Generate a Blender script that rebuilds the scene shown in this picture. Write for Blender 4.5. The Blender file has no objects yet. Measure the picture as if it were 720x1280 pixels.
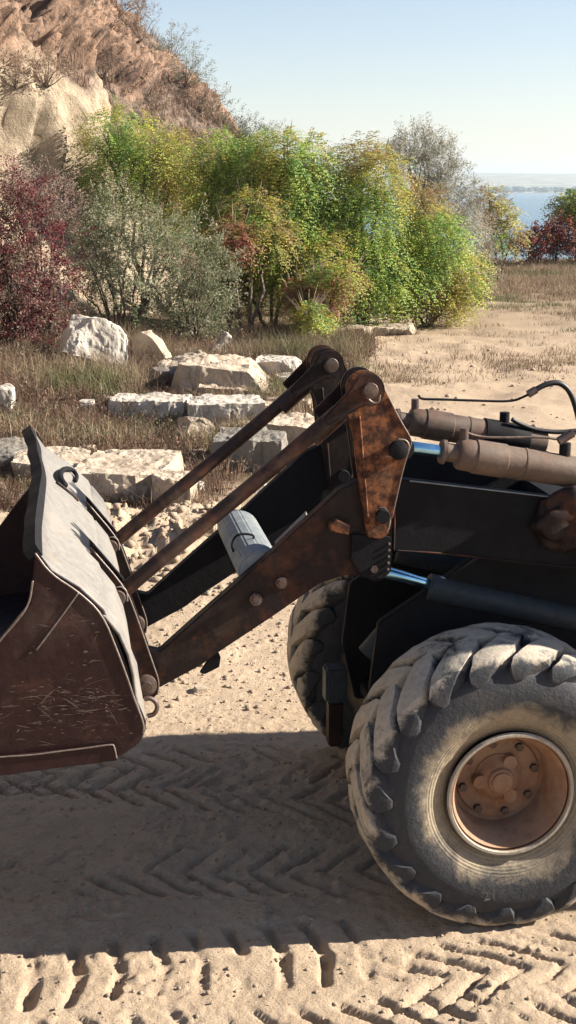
import bpy, bmesh, math, random
import numpy as np
from mathutils import Vector, Matrix
random.seed(7); rng = np.random.default_rng(7)
R = math.radians

# ------------------------------------------------------------------ camera, sky, sun, exposure
scene = bpy.context.scene
C = scene.collection
F, HOR, CAMZ = 1700.0, 235.0, 3.42          # focal length in photo pixels, horizon row, eye height
PITCH = math.atan((640 - HOR) / F)
cam = bpy.data.cameras.new("camera"); cam_o = bpy.data.objects.new("camera", cam); C.objects.link(cam_o)
cam.sensor_fit = 'VERTICAL'; cam.sensor_height = 24; cam.lens = 24 * F / 1280
cam.clip_start = .1; cam.clip_end = 30000
cam_o.location = (0, 0, CAMZ); cam_o.rotation_euler = (math.pi / 2 - PITCH, 0, 0)
scene.camera = cam_o

SUN_AZ, SUN_EL = 4.0, 28.5                   # direction towards the sun: degrees from +X towards +Y, elevation
world = bpy.data.worlds.new("World"); scene.world = world; world.use_nodes = True
nt = world.node_tree
sky = nt.nodes.new('ShaderNodeTexSky'); sky.sky_type = 'NISHITA'; sky.sun_disc = False
sky.sun_elevation = R(SUN_EL); sky.sun_rotation = R(90 - SUN_AZ)
sky.air_density = 1.0; sky.dust_density = .3; sky.ozone_density = 1.0; sky.altitude = 50
bg = nt.nodes['Background']; bg.inputs['Strength'].default_value = 0.05
tone = nt.nodes.new('ShaderNodeMix'); tone.data_type = 'RGBA'; tone.blend_type = 'MULTIPLY'; tone.inputs[0].default_value = 1
nt.links.new(sky.outputs[0], tone.inputs[6]); tone.inputs[7].default_value = (1.09, 1.0, 1.04, 1)
nt.links.new(tone.outputs[2], bg.inputs[0])
sl = bpy.data.lights.new("sun", 'SUN'); sl.energy = 5.0; sl.angle = R(.53); sl.color = (1, .93, .82)
so = bpy.data.objects.new("sun", sl); C.objects.link(so)
sd = Vector((math.cos(R(SUN_AZ)) * math.cos(R(SUN_EL)), math.sin(R(SUN_AZ)) * math.cos(R(SUN_EL)), math.sin(R(SUN_EL))))
so.rotation_euler = sd.to_track_quat('Z', 'Y').to_euler(); so.location = (30, 0, 30)
vs = scene.view_settings
vs.view_transform = 'Standard'; vs.look = 'None'; vs.gamma = 1; vs.use_curve_mapping = False; vs.exposure = 1.6

# ------------------------------------------------------------------ helpers
def ray(px, py):
    a = (px - 360) / F; b = (640 - py) / F
    return np.array([a, math.cos(PITCH) + b * math.sin(PITCH), -math.sin(PITCH) + b * math.cos(PITCH)])
EYE = np.array([0, 0, CAMZ])
def ground_at(px, py, z=0.0):                # where the photo's pixel meets the ground
    r = ray(px, py); return EYE + r * ((z - CAMZ) / r[2])
def at_depth(px, py, Y):                     # point of the pixel's ray at world distance Y
    r = ray(px, py); return EYE + r * (Y / r[1])
YAW = R(9.2)
ORG = np.array([1.037, 5.79, 0.0])
AX = np.array([math.cos(YAW), math.sin(YAW), 0]); AL = np.array([-math.sin(YAW), math.cos(YAW), 0])
def T(px, py, k):                            # the loader's own frame: (aft, up) of a pixel on its lengthwise plane k
    r = ray(px, py); e = EYE - ORG
    t = (k - e @ AL) / (r @ AL); w = e + r * t
    return (float(w @ AX), float(w[2]))
def T3(px, py, k):
    a, z = T(px, py, k); return (a, k, z)

def hash3(ix, iy, iz, s):
    n = (ix * 374761393 + iy * 668265263 + iz * 2147483647 + s * 1274126177) & 0xffffffff
    n = ((n ^ (n >> 13)) * 1274126177) & 0xffffffff
    n = ((n ^ (n >> 16)) * 2246822519) & 0xffffffff
    return ((n ^ (n >> 15)) & 0xffffff) / float(0xffffff)
def vnoise(p, s=0):
    p = np.asarray(p, float); i = np.floor(p).astype(np.int64); f = p - i; f = f * f * (3 - 2 * f)
    x, y, z = i[..., 0], i[..., 1], i[..., 2]; fx, fy, fz = f[..., 0], f[..., 1], f[..., 2]
    def h(a, b, c): return hash3(x + a, y + b, z + c, s)
    a = h(0,0,0)*(1-fx)+h(1,0,0)*fx; b = h(0,1,0)*(1-fx)+h(1,1,0)*fx
    c = h(0,0,1)*(1-fx)+h(1,0,1)*fx; d = h(0,1,1)*(1-fx)+h(1,1,1)*fx
    return ((a*(1-fy)+b*fy)*(1-fz)+(c*(1-fy)+d*fy)*fz)*2-1
def fbm(p, o=4, s=0):
    r = 0; a = 1.0; p = np.asarray(p, float)
    for k in range(o):
        r = r + a * vnoise(p, s + k * 17); p = p * 2.03 + 11.3; a *= .5
    return r
def blocks(p, s=0, tiltk=.8):
    """faceted broken-rock height: every Voronoi cell is a tilted facet"""
    i0 = np.floor(p).astype(np.int64); best = np.full(p.shape[:-1], 9.0); out = np.zeros(p.shape[:-1])
    for a in (-1, 0, 1):
        for b in (-1, 0, 1):
            for c in (-1, 0, 1):
                ix, iy, iz = i0[..., 0]+a, i0[..., 1]+b, i0[..., 2]+c
                q = np.stack([ix + hash3(ix, iy, iz, s+1), iy + hash3(ix, iy, iz, s+2), iz + hash3(ix, iy, iz, s+3)], -1); d = p - q; dd = (d*d).sum(-1)
                t = np.stack([hash3(ix, iy, iz, s+4), hash3(ix, iy, iz, s+5), hash3(ix, iy, iz, s+6)], -1)*2 - 1
                v = hash3(ix, iy, iz, s+7) + tiltk*(t*d).sum(-1); m_ = dd < best; best = np.where(m_, dd, best); out = np.where(m_, v, out)
    return out
def P3(x, y, z=0.0):
    x = np.asarray(x, float); return np.stack([x, np.asarray(y, float) + x * 0, z + x * 0], -1)
def smooth(a, b, x):
    t = np.clip((x - a) / (b - a), 0, 1); return t * t * (3 - 2 * t)

def tag(o, label=None, cat=None, group=None, kind=None):
    if label: o['label'] = label
    if cat: o['category'] = cat
    if group: o['group'] = group
    if kind: o['kind'] = kind
    return o
def empty(name, loc=(0, 0, 0), rz=0, parent=None):
    o = bpy.data.objects.new(name, None); C.objects.link(o); o.location = loc; o.rotation_euler = (0, 0, rz)
    o.empty_display_size = .1
    if parent: o.parent = parent
    return o
def obj(name, me, m, parent=None, smooth_=False):
    if isinstance(me, bmesh.types.BMesh):
        b = me; me = bpy.data.meshes.new(name); b.to_mesh(me); b.free()
    me.name = name
    if m is not None and not me.materials: me.materials.append(m)
    if smooth_: me.polygons.foreach_set('use_smooth', [True] * len(me.polygons))
    o = bpy.data.objects.new(name, me); C.objects.link(o)
    if parent: o.parent = parent
    return o
def np_mesh(name, verts, faces, cols=None, smooth_=False):
    """faces: (n,3) or (n,4) int array; cols: per-vertex rgb"""
    me = bpy.data.meshes.new(name); verts = np.asarray(verts, np.float32); faces = np.asarray(faces, np.int32)
    k = faces.shape[1]
    me.vertices.add(len(verts)); me.vertices.foreach_set('co', verts.ravel())
    me.loops.add(faces.size); me.loops.foreach_set('vertex_index', faces.ravel())
    me.polygons.add(len(faces))
    me.polygons.foreach_set('loop_start', np.arange(0, faces.size, k, dtype=np.int32))
    try: me.polygons.foreach_set('loop_total', np.full(len(faces), k, np.int32))
    except Exception: pass
    if smooth_: me.polygons.foreach_set('use_smooth', np.ones(len(faces), bool))
    me.update(calc_edges=True); me.validate()
    if cols is not None:
        at = me.color_attributes.new('tint', 'FLOAT_COLOR', 'POINT')
        c = np.ones((len(verts), 4), np.float32); c[:, :3] = cols; at.data.foreach_set('color', c.ravel())
    return me
def grid_faces(nu, nv, wrap_u=False, wrap_v=False):
    U = nu if wrap_u else nu - 1; V = nv if wrap_v else nv - 1
    i, j = np.meshgrid(np.arange(U), np.arange(V), indexing='ij'); i = i.ravel(); j = j.ravel()
    i2 = (i + 1) % nu; j2 = (j + 1) % nv
    return np.stack([i*nv+j, i2*nv+j, i2*nv+j2, i*nv+j2], 1)

# ------------------------------------------------------------------ materials
def new_mat(name):
    m = bpy.data.materials.new(name); m.use_nodes = True
    return m, m.node_tree, m.node_tree.nodes['Principled BSDF']
def N(nt, t, **k):
    n = nt.nodes.new(t)
    for a, v in k.items(): setattr(n, a, v)
    return n
def noise(nt, scale, detail=6, rough=.6, vec=None, dist=0):
    n = N(nt, 'ShaderNodeTexNoise'); n.inputs['Scale'].default_value = scale; n.inputs['Detail'].default_value = detail
    n.inputs['Roughness'].default_value = rough; n.inputs['Distortion'].default_value = dist
    if vec is not None: nt.links.new(vec, n.inputs['Vector'])
    return n.outputs['Fac']
def ramp(nt, fac, stops):
    n = N(nt, 'ShaderNodeValToRGB'); cr = n.color_ramp
    while len(cr.elements) < len(stops): cr.elements.new(.5)
    for e, (p, c) in zip(cr.elements, stops):
        e.position = p; e.color = (c, c, c, 1) if isinstance(c, (int, float)) else (*c, 1)
    nt.links.new(fac, n.inputs[0]); return n.outputs[0]
def mix(nt, fac, a, b, blend='MIX'):
    n = N(nt, 'ShaderNodeMix', data_type='RGBA', blend_type=blend)
    for s, v in ((n.inputs[0], fac), (n.inputs[6], a), (n.inputs[7], b)):
        if isinstance(v, bpy.types.NodeSocket): nt.links.new(v, s)
        elif isinstance(v, (int, float)): s.default_value = v
        else: s.default_value = (*v, 1)
    return n.outputs[2]
def coords(nt, scale=(1, 1, 1), rot=(0, 0, 0)):
    tc = N(nt, 'ShaderNodeTexCoord'); mp = N(nt, 'ShaderNodeMapping')
    mp.inputs['Scale'].default_value = scale; mp.inputs['Rotation'].default_value = rot
    nt.links.new(tc.outputs['Object'], mp.inputs[0]); return mp.outputs[0]
def bump(nt, b, h, strength=.4, dist=.01):
    n = N(nt, 'ShaderNodeBump'); n.inputs['Strength'].default_value = strength; n.inputs['Distance'].default_value = dist
    nt.links.new(h, n.inputs['Height']); nt.links.new(n.outputs[0], b.inputs['Normal']); return n
def setv(nt, sock, v):
    if isinstance(v, bpy.types.NodeSocket): nt.links.new(v, sock)
    elif isinstance(v, (int, float)): sock.default_value = v
    else: sock.default_value = (*v, 1)

def worn_paint(name, paint, rust, dust=(.36, .27, .19), rust_amt=.5, dust_amt=.35, scratch=0.0, rough=.55, metal=.0, sc=1.0, spec=.22):
    m, nt, b = new_mat(name); v = coords(nt)
    n1 = noise(nt, 5*sc, 9, .68, v); n2 = noise(nt, 23*sc, 7, .7, v, .6); n3 = noise(nt, 2.2*sc, 8, .62, v, .4)
    base = mix(nt, ramp(nt, n2, [(.35, 0), (.7, 1)]), paint, tuple(c*.55 for c in paint))
    base = mix(nt, ramp(nt, n1, [(1-rust_amt-.12, 0), (1-rust_amt+.06, 1)]), base, rust)
    df = mix(nt, 1.0, ramp(nt, n3, [(1-dust_amt-.1, 0), (1-dust_amt+.2, .75)]), ramp(nt, n2, [(.3, .3), (.7, 1)]), 'MULTIPLY')
    base = mix(nt, df, base, dust)
    if scratch and scratch < .5:
        vs_ = coords(nt, (2.0, 2.0, 17), (0, R(5), 0)); s1 = noise(nt, 3.0, 5, .7, vs_, 2.2)
        vs2 = coords(nt, (5, 5, 24), (0, R(-14), 0)); s2 = noise(nt, 2.3, 5, .65, vs2, 2.6)
        sf = mix(nt, 1.0, ramp(nt, s1, [(.57, 0), (.63, scratch)]), ramp(nt, n3, [(.42, 0), (.55, 1)]), 'MULTIPLY')
        sf2 = mix(nt, 1.0, ramp(nt, s2, [(.60, 0), (.66, scratch)]), ramp(nt, n1, [(.47, 0), (.58, 1)]), 'MULTIPLY')
        base = mix(nt, sf, base, (.42, .31, .25)); base = mix(nt, sf2, base, (.45, .34, .28))
    setv(nt, b.inputs['Base Color'], base)
    setv(nt, b.inputs['Roughness'], ramp(nt, n1, [(.3, rough-.12), (.75, min(1, rough+.25))]))
    b.inputs['Metallic'].default_value = metal; b.inputs['Specular IOR Level'].default_value = spec
    bump(nt, b, n2, .45, .006)
    return m
def plain(name, col, rough=.5, metal=0, var=.3, sc=30, bmp=.15):
    m, nt, b = new_mat(name); v = coords(nt); n = noise(nt, sc, 6, .6, v)
    setv(nt, b.inputs['Base Color'], mix(nt, ramp(nt, n, [(.3, 0), (.7, 1)]), col, tuple(c*(1-var) for c in col)))
    b.inputs['Roughness'].default_value = rough; b.inputs['Metallic'].default_value = metal
    bump(nt, b, n, bmp, .003); return m

M = {}
M['bucket'] = worn_paint('scratched_brown_steel', (.032, .012, .011), (.068, .026, .016), (.19, .135, .105), .34, .36, .8, .5)
M['bucket_back'] = worn_paint('dusty_bare_steel', (.215, .20, .18), (.19, .15, .115), (.25, .22, .185), .3, .5, 0, .6)
M['bucket_in'] = worn_paint('dark_inner_steel', (.018, .011, .012), (.03, .015, .013), (.08, .06, .05), .3, .18, .5, .45)
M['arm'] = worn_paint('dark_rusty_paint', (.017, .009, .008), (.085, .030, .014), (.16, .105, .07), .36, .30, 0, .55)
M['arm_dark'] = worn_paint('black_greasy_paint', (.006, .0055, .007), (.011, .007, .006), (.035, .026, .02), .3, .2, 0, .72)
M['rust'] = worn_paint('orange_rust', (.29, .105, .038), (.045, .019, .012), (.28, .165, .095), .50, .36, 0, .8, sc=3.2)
M['rod'] = worn_paint('rusty_tube', (.04, .022, .017), (.12, .05, .028), (.26, .18, .125), .40, .42, 0, .5, sc=1.6)
M['cyl'] = worn_paint('dusty_cylinder_paint', (.095, .065, .05), (.12, .055, .035), (.25, .19, .14), .38, .5, 0, .55)
M['lift'] = worn_paint('dark_cylinder_paint', (.035, .045, .052), (.04, .022, .016), (.10, .09, .08), .3, .3, 0, .5)
M['teal'] = worn_paint('blue_grey_paint', (.22, .245, .25), (.15, .11, .09), (.34, .32, .29), .30, .40, 0, .55)
M['rim'] = worn_paint('rusty_orange_wheel', (.30, .145, .075), (.15, .065, .035), (.36, .26, .18), .40, .58, 0, .75, sc=2)
M['lip'] = worn_paint('sunlit_pale_rim_lip', (.42, .36, .28), (.30, .17, .09), (.5, .45, .37), .3, .45, 0, .6, sc=2)  # paler than the rim, so the sun catching the lip is painted in
M['bolt'] = worn_paint('greasy_bolt', (.12, .09, .08), (.10, .05, .03), (.3, .24, .19), .4, .4, 0, .4, .4, sc=6)
M['edge'] = plain('worn_bright_edge', (.24, .19, .16), .45, .3, .5, 60)
M['scuff'] = plain('bare_scuffed_steel', (.145, .095, .075), .6, 0, .6, 40)
M['chrome'] = plain('chrome', (.36, .66, .84), .22, 1, .25, 14, .05)
M['hose'] = plain('black_rubber_hose', (.018, .016, .016), .5, 0, .3)
M['glass'] = plain('dark_glass', (.03, .04, .045), .08, 0, .1)

def tyre_mat():
    m, nt, b = new_mat('dusty_black_rubber'); tc = N(nt, 'ShaderNodeTexCoord'); v = tc.outputs['Object']
    sep = N(nt, 'ShaderNodeSeparateXYZ'); nt.links.new(v, sep.inputs[0])
    x2 = N(nt, 'ShaderNodeVectorMath', operation='MULTIPLY'); nt.links.new(v, x2.inputs[0]); x2.inputs[1].default_value = (1, 0, 1)
    ln = N(nt, 'ShaderNodeVectorMath', operation='LENGTH'); nt.links.new(x2.outputs[0], ln.inputs[0]); rad = ln.outputs['Value']
    n1 = noise(nt, 5, 10, .72, v, .5); n2 = noise(nt, 28, 8, .7, v); n3 = noise(nt, 2.3, 6, .6, v)
    nz = N(nt, 'ShaderNodeMath', operation='MULTIPLY_ADD'); nt.links.new(n1, nz.inputs[0]); nz.inputs[1].default_value = .34; nt.links.new(rad, nz.inputs[2])
    inner = ramp(nt, nz.outputs[0], [(.55, .95), (.63, .0)])          # dust caked on the flat inner sidewall
    outer = ramp(nt, nz.outputs[0], [(.815, 0), (.86, 1)])             # soil worn into the tread; gaps between lugs held dark to paint in their shade
    blot = ramp(nt, n1, [(.50, 0), (.62, .5)])
    a = N(nt, 'ShaderNodeMath', operation='MAXIMUM'); nt.links.new(inner, a.inputs[0]); nt.links.new(outer, a.inputs[1])
    d = mix(nt, 1.0, a.outputs[0], ramp(nt, n2, [(.2, .55), (.6, 1)]), 'MULTIPLY')
    d2 = N(nt, 'ShaderNodeMath', operation='MAXIMUM'); nt.links.new(d, d2.inputs[0]); nt.links.new(mix(nt, 1.0, blot, (.14, .14, .14), 'MULTIPLY'), d2.inputs[1])
    dust = mix(nt, ramp(nt, rad, [(.60, 0), (.66, 1)]), mix(nt, n3, (.36, .31, .22), (.24, .17, .10)), mix(nt, n1, (.56, .50, .40), (.32, .25, .18)))
    rub = mix(nt, n2, (.012, .013, .018), (.035, .036, .042))
    setv(nt, b.inputs['Base Color'], mix(nt, d2.outputs[0], rub, dust)); b.inputs['Roughness'].default_value = .8
    w = N(nt, 'ShaderNodeMath', operation='SINE'); w1 = N(nt, 'ShaderNodeMath', operation='MULTIPLY'); nt.links.new(rad, w1.inputs[0]); w1.inputs[1].default_value = 420
    nt.links.new(w1.outputs[0], w.inputs[0])
    msk = ramp(nt, rad, [(.30, 0), (.32, .12), (.40, .12), (.42, 0)])
    hh = N(nt, 'ShaderNodeMath', operation='MULTIPLY_ADD'); nt.links.new(w.outputs[0], hh.inputs[0]); nt.links.new(msk, hh.inputs[1]); nt.links.new(n2, hh.inputs[2])
    bump(nt, b, hh.outputs[0], .6, .012)
    return m
M['tyre'] = tyre_mat()

def ground_mat():
    m, nt, b = new_mat('sandy_clay'); tc = N(nt, 'ShaderNodeTexCoord'); v = tc.outputs['Object']
    at = N(nt, 'ShaderNodeVertexColor', layer_name='tint')
    n1 = noise(nt, .9, 8, .65, v, .4); n2 = noise(nt, 14, 8, .7, v); n3 = noise(nt, 70, 6, .75, v)
    col = mix(nt, ramp(nt, n1, [(.3, 0), (.72, 1)]), (1.06, 1.03, 1.0), (.86, .82, .78))
    col = mix(nt, 1.0, col, at.outputs[0], 'MULTIPLY')
    col = mix(nt, ramp(nt, n2, [(.45, 0), (.75, .45)]), col, mix(nt, 1.0, col, (.72, .66, .60), 'MULTIPLY'))
    col = mix(nt, ramp(nt, n3, [(.52, 0), (.68, .6)]), col, mix(nt, 1.0, col, (.6, .55, .5), 'MULTIPLY'))
    setv(nt, b.inputs['Base Color'], col); b.inputs['Roughness'].default_value = .95; b.inputs['Specular IOR Level'].default_value = .15
    h = N(nt, 'ShaderNodeMath', operation='ADD'); nt.links.new(n2, h.inputs[0]); nt.links.new(n3, h.inputs[1])
    bump(nt, b, h.outputs[0], .8, .02); return m
M['ground'] = ground_mat()
def leaf_mat(name='leaf', trans=.42, rough=.6):
    m, nt, b = new_mat(name); at = N(nt, 'ShaderNodeVertexColor', layer_name='tint')
    nt.links.new(at.outputs[0], b.inputs['Base Color']); b.inputs['Roughness'].default_value = rough; b.inputs['Specular IOR Level'].default_value = .3
    tr = N(nt, 'ShaderNodeBsdfTranslucent'); nt.links.new(at.outputs[0], tr.inputs[0])
    mx = N(nt, 'ShaderNodeMixShader'); mx.inputs[0].default_value = trans
    nt.links.new(b.outputs[0], mx.inputs[1]); nt.links.new(tr.outputs[0], mx.inputs[2])
    nt.links.new(mx.outputs[0], nt.nodes['Material Output'].inputs[0]); return m
M['leaf'] = leaf_mat(); M['straw'] = leaf_mat('straw', .25, .8)
M['bark'] = plain('bark', (.14, .10, .075), .9, 0, .5, 12, .4)
def rock_mat(name, a, bcol, dark, sc=1.0):
    m, nt, b = new_mat(name); v = coords(nt)
    n1 = noise(nt, 2.2*sc, 9, .68, v, .4); n2 = noise(nt, 11*sc, 8, .7, v)
    vv = coords(nt, (6, 6, 1.2)); n3 = noise(nt, 1.6*sc, 7, .65, vv, .7)
    c = mix(nt, ramp(nt, n1, [(.35, 0), (.65, 1)]), a, bcol)
    c = mix(nt, ramp(nt, n3, [(.54, 0), (.70, .75)]), c, dark)
    c = mix(nt, ramp(nt, n2, [(.55, 0), (.8, .5)]), c, tuple(x*.6 for x in a))
    setv(nt, b.inputs['Base Color'], c); b.inputs['Roughness'].default_value = .9
    ad = N(nt, 'ShaderNodeMath', operation='ADD'); nt.links.new(n1, ad.inputs[0]); nt.links.new(n2, ad.inputs[1])
    bump(nt, b, ad.outputs[0], .6, .03); return m
M['limestone'] = rock_mat('pale_limestone', (.43, .355, .265), (.31, .235, .165), (.14, .10, .07))
M['limestone_w'] = rock_mat('white_limestone', (.50, .45, .38), (.35, .30, .24), (.16, .12, .09))
M['limestone_g'] = rock_mat('grey_limestone', (.19, .175, .15), (.15, .125, .095), (.07, .055, .042))
M['pebble'] = rock_mat('pebble', (.37, .28, .195), (.30, .22, .15), (.22, .16, .11), 6)

# ------------------------------------------------------------------ terrain
def far_fade(x, y): return smooth(64, 74, y)
HF0 = np.array([-8.2, 25.0]); HFD = np.array([11.6, 35.0]); HFD /= np.linalg.norm(HFD); HFN = np.array([HFD[1], -HFD[0]])
def track(u, w, wc, phase, amp, sk=.55, half=.27):
    """bars pressed by a chevron tyre rolling along u at w=wc"""
    d = w - wc; q = (u + sk * np.abs(d) + phase) / .185; t = q - np.floor(q)
    bar = smooth(.03, .09, t) * (1 - smooth(.24, .44, t)) * smooth(-.9, -.1, vnoise(np.stack([np.floor(q) * 3.3, np.sign(d) * 5.1 + w * 2.2, q * 0], -1), 12))
    m = 1 - smooth(half - .04, half + .03, np.abs(d)); c = smooth(.0, .03, np.abs(d))
    return -amp * bar * m * (.35 + .65 * c) - .006 * m
def ground_h(x, y, fine=True):
    p = P3(x, y); h = .05 * fbm(p * .35, 3, 3) * smooth(4, 12, y) + .035 * fbm(p * 1.5, 4, 6) * smooth(14, 20, y) + .12 * fbm(p * .11, 2, 5) * smooth(18, 40, y)
    # rubble bank between the machine and the stone blocks
    bx, by = x + 1.25, y - 13.0
    bank = np.exp(-(bx / 1.5) ** 2 - (by / 1.0) ** 2); h = h + bank * (.24 + .10 * fbm(p * 2.1, 3, 9))
    if fine: h = h + .09 * smooth(.1, .6, bank + .25*fbm(p*1.2, 2, 4)) * blocks(P3(x*5, y*5, h*5) + .3*fbm(p*4, 2, 3)[..., None], 40, .7)
    h = h + .35 * smooth(-1.5, -5, x) * smooth(13, 22, y)
    if fine:
        X = (x - ORG[0]) * AX[0] + (y - ORG[1]) * AX[1]; W = (x - ORG[0]) * AL[0] + (y - ORG[1]) * AL[1]
        nz = fbm(p * 2.3, 4, 21); Wd = W + .03 * nz; Xd = X + .05 * vnoise(p * 1.3, 30) + .010 * fbm(p * 9, 2, 34)
        brk = smooth(-1.05, .0, fbm(p * 2.1, 4, 44)) * (1 - smooth(10, 13, y))
        near = smooth(-.2, -.9, X)
        h = h + track(Xd, Wd, -.02, .0, .052, .18) * brk * near
        h = h + track(Xd, Wd - .05 * X, -.30, .07, .045, 1.3) * smooth(-1.0, -.2, X) * brk
        h = h + track(-Xd, Wd + .16 * X, .62, .03, .034, .9) * brk
        h = h + track(Xd * .97, Wd + .05 * X, 2.05, .0, .032, .9) * brk
        h = h + track(-Xd, Wd + .35 * X, 1.35, .03, .028, .9) * brk
        h = h + track(-Xd * 1.02, Wd + .03 * X, -.72, .05, .044, -.8) * brk
        crm = smooth(-.2, .5, fbm(p * 1.9, 2, 57)); h = h + .007 * fbm(p * 6, 5, 51) + .007 * crm * (blocks(P3(x * 28, y * 28) + .2, 60, .6) - .5) * (W < 3.4) + .007 * np.abs(fbm(p * 24, 3, 61)) * (W < 4)
        clod = np.clip(fbm(p * 15, 3, 71) - .35, 0, 1) * (1 - smooth(12, 15, y)); h = h + .024 * clod * smooth(-.4, .6, fbm(p * 1.1, 2, 80))
        h = h + .03 * (1 - smooth(12, 15, y)) * smooth(.3, .9, fbm(np.stack([X * .8, W * 5, X * 0], -1), 2, 91)) * 0.4
    h = h - 16 * smooth(66, 100, y)
    return h
def ground_col(x, y):
    p = P3(x, y)
    sand = np.array([.455, .36, .262]); straw = np.array([.26, .205, .14]); litter = np.array([.13, .095, .062]); path = np.array([.40, .31, .22])
    n = fbm(p * .45, 4, 7); n2 = fbm(p * 1.6, 3, 13)
    t = smooth(14.2, 16.5, y + .7 * n2 + x * .35) ; t = t * (1 - smooth(-.6, 1.8, x + .8 * n + .0 * y) * (1 - smooth(30, 38, y + 4 * n)))
    c = sand + (litter - sand) * t[..., None]
    f = smooth(24, 40, y + 5 * n + 2 * n2) * smooth(-2, 1, x); mixf = (.8 * f * smooth(-.5, .4, n2 + .4 * n + .2))[..., None]
    c = c + (straw - c) * mixf
    pth = (smooth(.5, .0, np.abs((x - 2.2 - .20 * (y - 20)) / 3.2) - .5 + .2 * n) * smooth(17, 26, y))[..., None]
    c = c + (path - c) * pth * .6
    return c
def axis(parts):
    out = []
    for a, b, s in parts: out.append(np.arange(a, b, s))
    return np.concatenate(out + [[parts[-1][1]]])
gx = axis([(-6000, -400, 400), (-400, -60, 20), (-60, -16, 2), (-16, -4, .3), (-4, -1.9, .04), (-1.9, 2.6, .0135), (2.6, 5, .06), (5, 20, .22), (20, 60, 2), (60, 400, 20), (400, 6000, 400)])
gy = axis([(-40, 0, 2), (0, 4.2, .25), (4.2, 8.6, .0135), (8.6, 10.5, .03), (10.5, 14.5, .035), (14.5, 16, .08), (16, 34, .14), (34, 66, .5), (66, 110, 1), (110, 400, 20), (400, 12000, 800)])
GX, GY = np.meshgrid(gx, gy, indexing='ij')
GH = ground_h(GX, GY); GC = ground_col(GX, GY)
g = obj('ground', np_mesh('ground', np.stack([GX, GY, GH], -1).reshape(-1, 3), grid_faces(len(gx), len(gy)), GC.reshape(-1, 3), True), M['ground'])
tag(g, 'sandy clay yard with pressed tyre tracks running back to dry grass', kind='structure')
def hz(x, y): return float(ground_h(np.array([x]), np.array([y]))[0])

# water and the far shore
m, nt, b = new_mat('reservoir_water'); b.inputs['Base Color'].default_value = (.03, .10, .15, 1); b.inputs['Roughness'].default_value = .22
v = coords(nt, (.02, .06, 1)); bump(nt, b, noise(nt, 8, 5, .6, v), .25, .6)
w = obj('water', np_mesh('water', [(-9000, 90, -12), (9000, 90, -12), (9000, 4300, -12), (-9000, 4300, -12)], [(0, 1, 2, 3)]), m)
tag(w, 'blue reservoir water beyond the plateau', kind='structure')
xs = np.linspace(-3500, 4500, 500); nv = 14
prof = np.array([(0, -13), (15, -9), (90, -4), (260, 2), (500, 14), (800, 30), (1100, 44), (1500, 52), (2000, 58), (2600, 60), (2700, -60)])
vv = []
for j, (d, z) in enumerate(prof):
    hN = fbm(P3(xs * .0009, d * .001 + xs * 0), 3, 5)
    vv.append(np.stack([xs, 4200 + d + 60 * hN, z * (1 + .22 * hN) + (0 if z < 0 else 1)], -1))
vv = np.stack(vv, 1)
m, nt, b = new_mat('far_bank'); v = coords(nt, (.004, .004, .02)); setv(nt, b.inputs['Base Color'], mix(nt, ramp(nt, noise(nt, 3, 6, .6, v), [(.4, 0), (.6, 1)]), (.30, .27, .20), (.12, .13, .09)))
b.inputs['Roughness'].default_value = 1
tag(obj('hills', np_mesh('hills', vv.reshape(-1, 3), grid_faces(len(xs), len(prof)), None, True), m), 'low hazy hills on the far shore of the water', kind='structure')
# far-off trees and houses of the other bank as one mass
V = []; Fc = []; Cc = []
for i in range(260):
    x = rng.uniform(500, 1150) if i % 2 else rng.uniform(-200, 1400); y = 4215 + rng.uniform(0, 150); s = rng.uniform(8, 22); hh = rng.uniform(6, 17); z = -8
    th = np.linspace(0, 2*np.pi, 8)[:-1]; k = len(V)
    for lev, rr in ((0, .8), (.4, 1.0), (.75, .75), (1.0, .15)):
        for a in th: q = 1 + rng.uniform(-.2, .2); V.append((x + s*rr*q*math.cos(a), y + s*rr*q*math.sin(a)*.5, z + hh*lev)); Cc.append((.06, .085, .05))
    for l in range(3):
        for a in range(7): Fc.append((k+l*7+a, k+l*7+(a+1) % 7, k+l*7+7+(a+1) % 7, k+l*7+7+a))
tag(obj('far_woods', np_mesh('far_woods', V, Fc, np.array(Cc), True), M['leaf']), 'hazy line of trees on the far shore', 'woods', kind='stuff')

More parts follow.
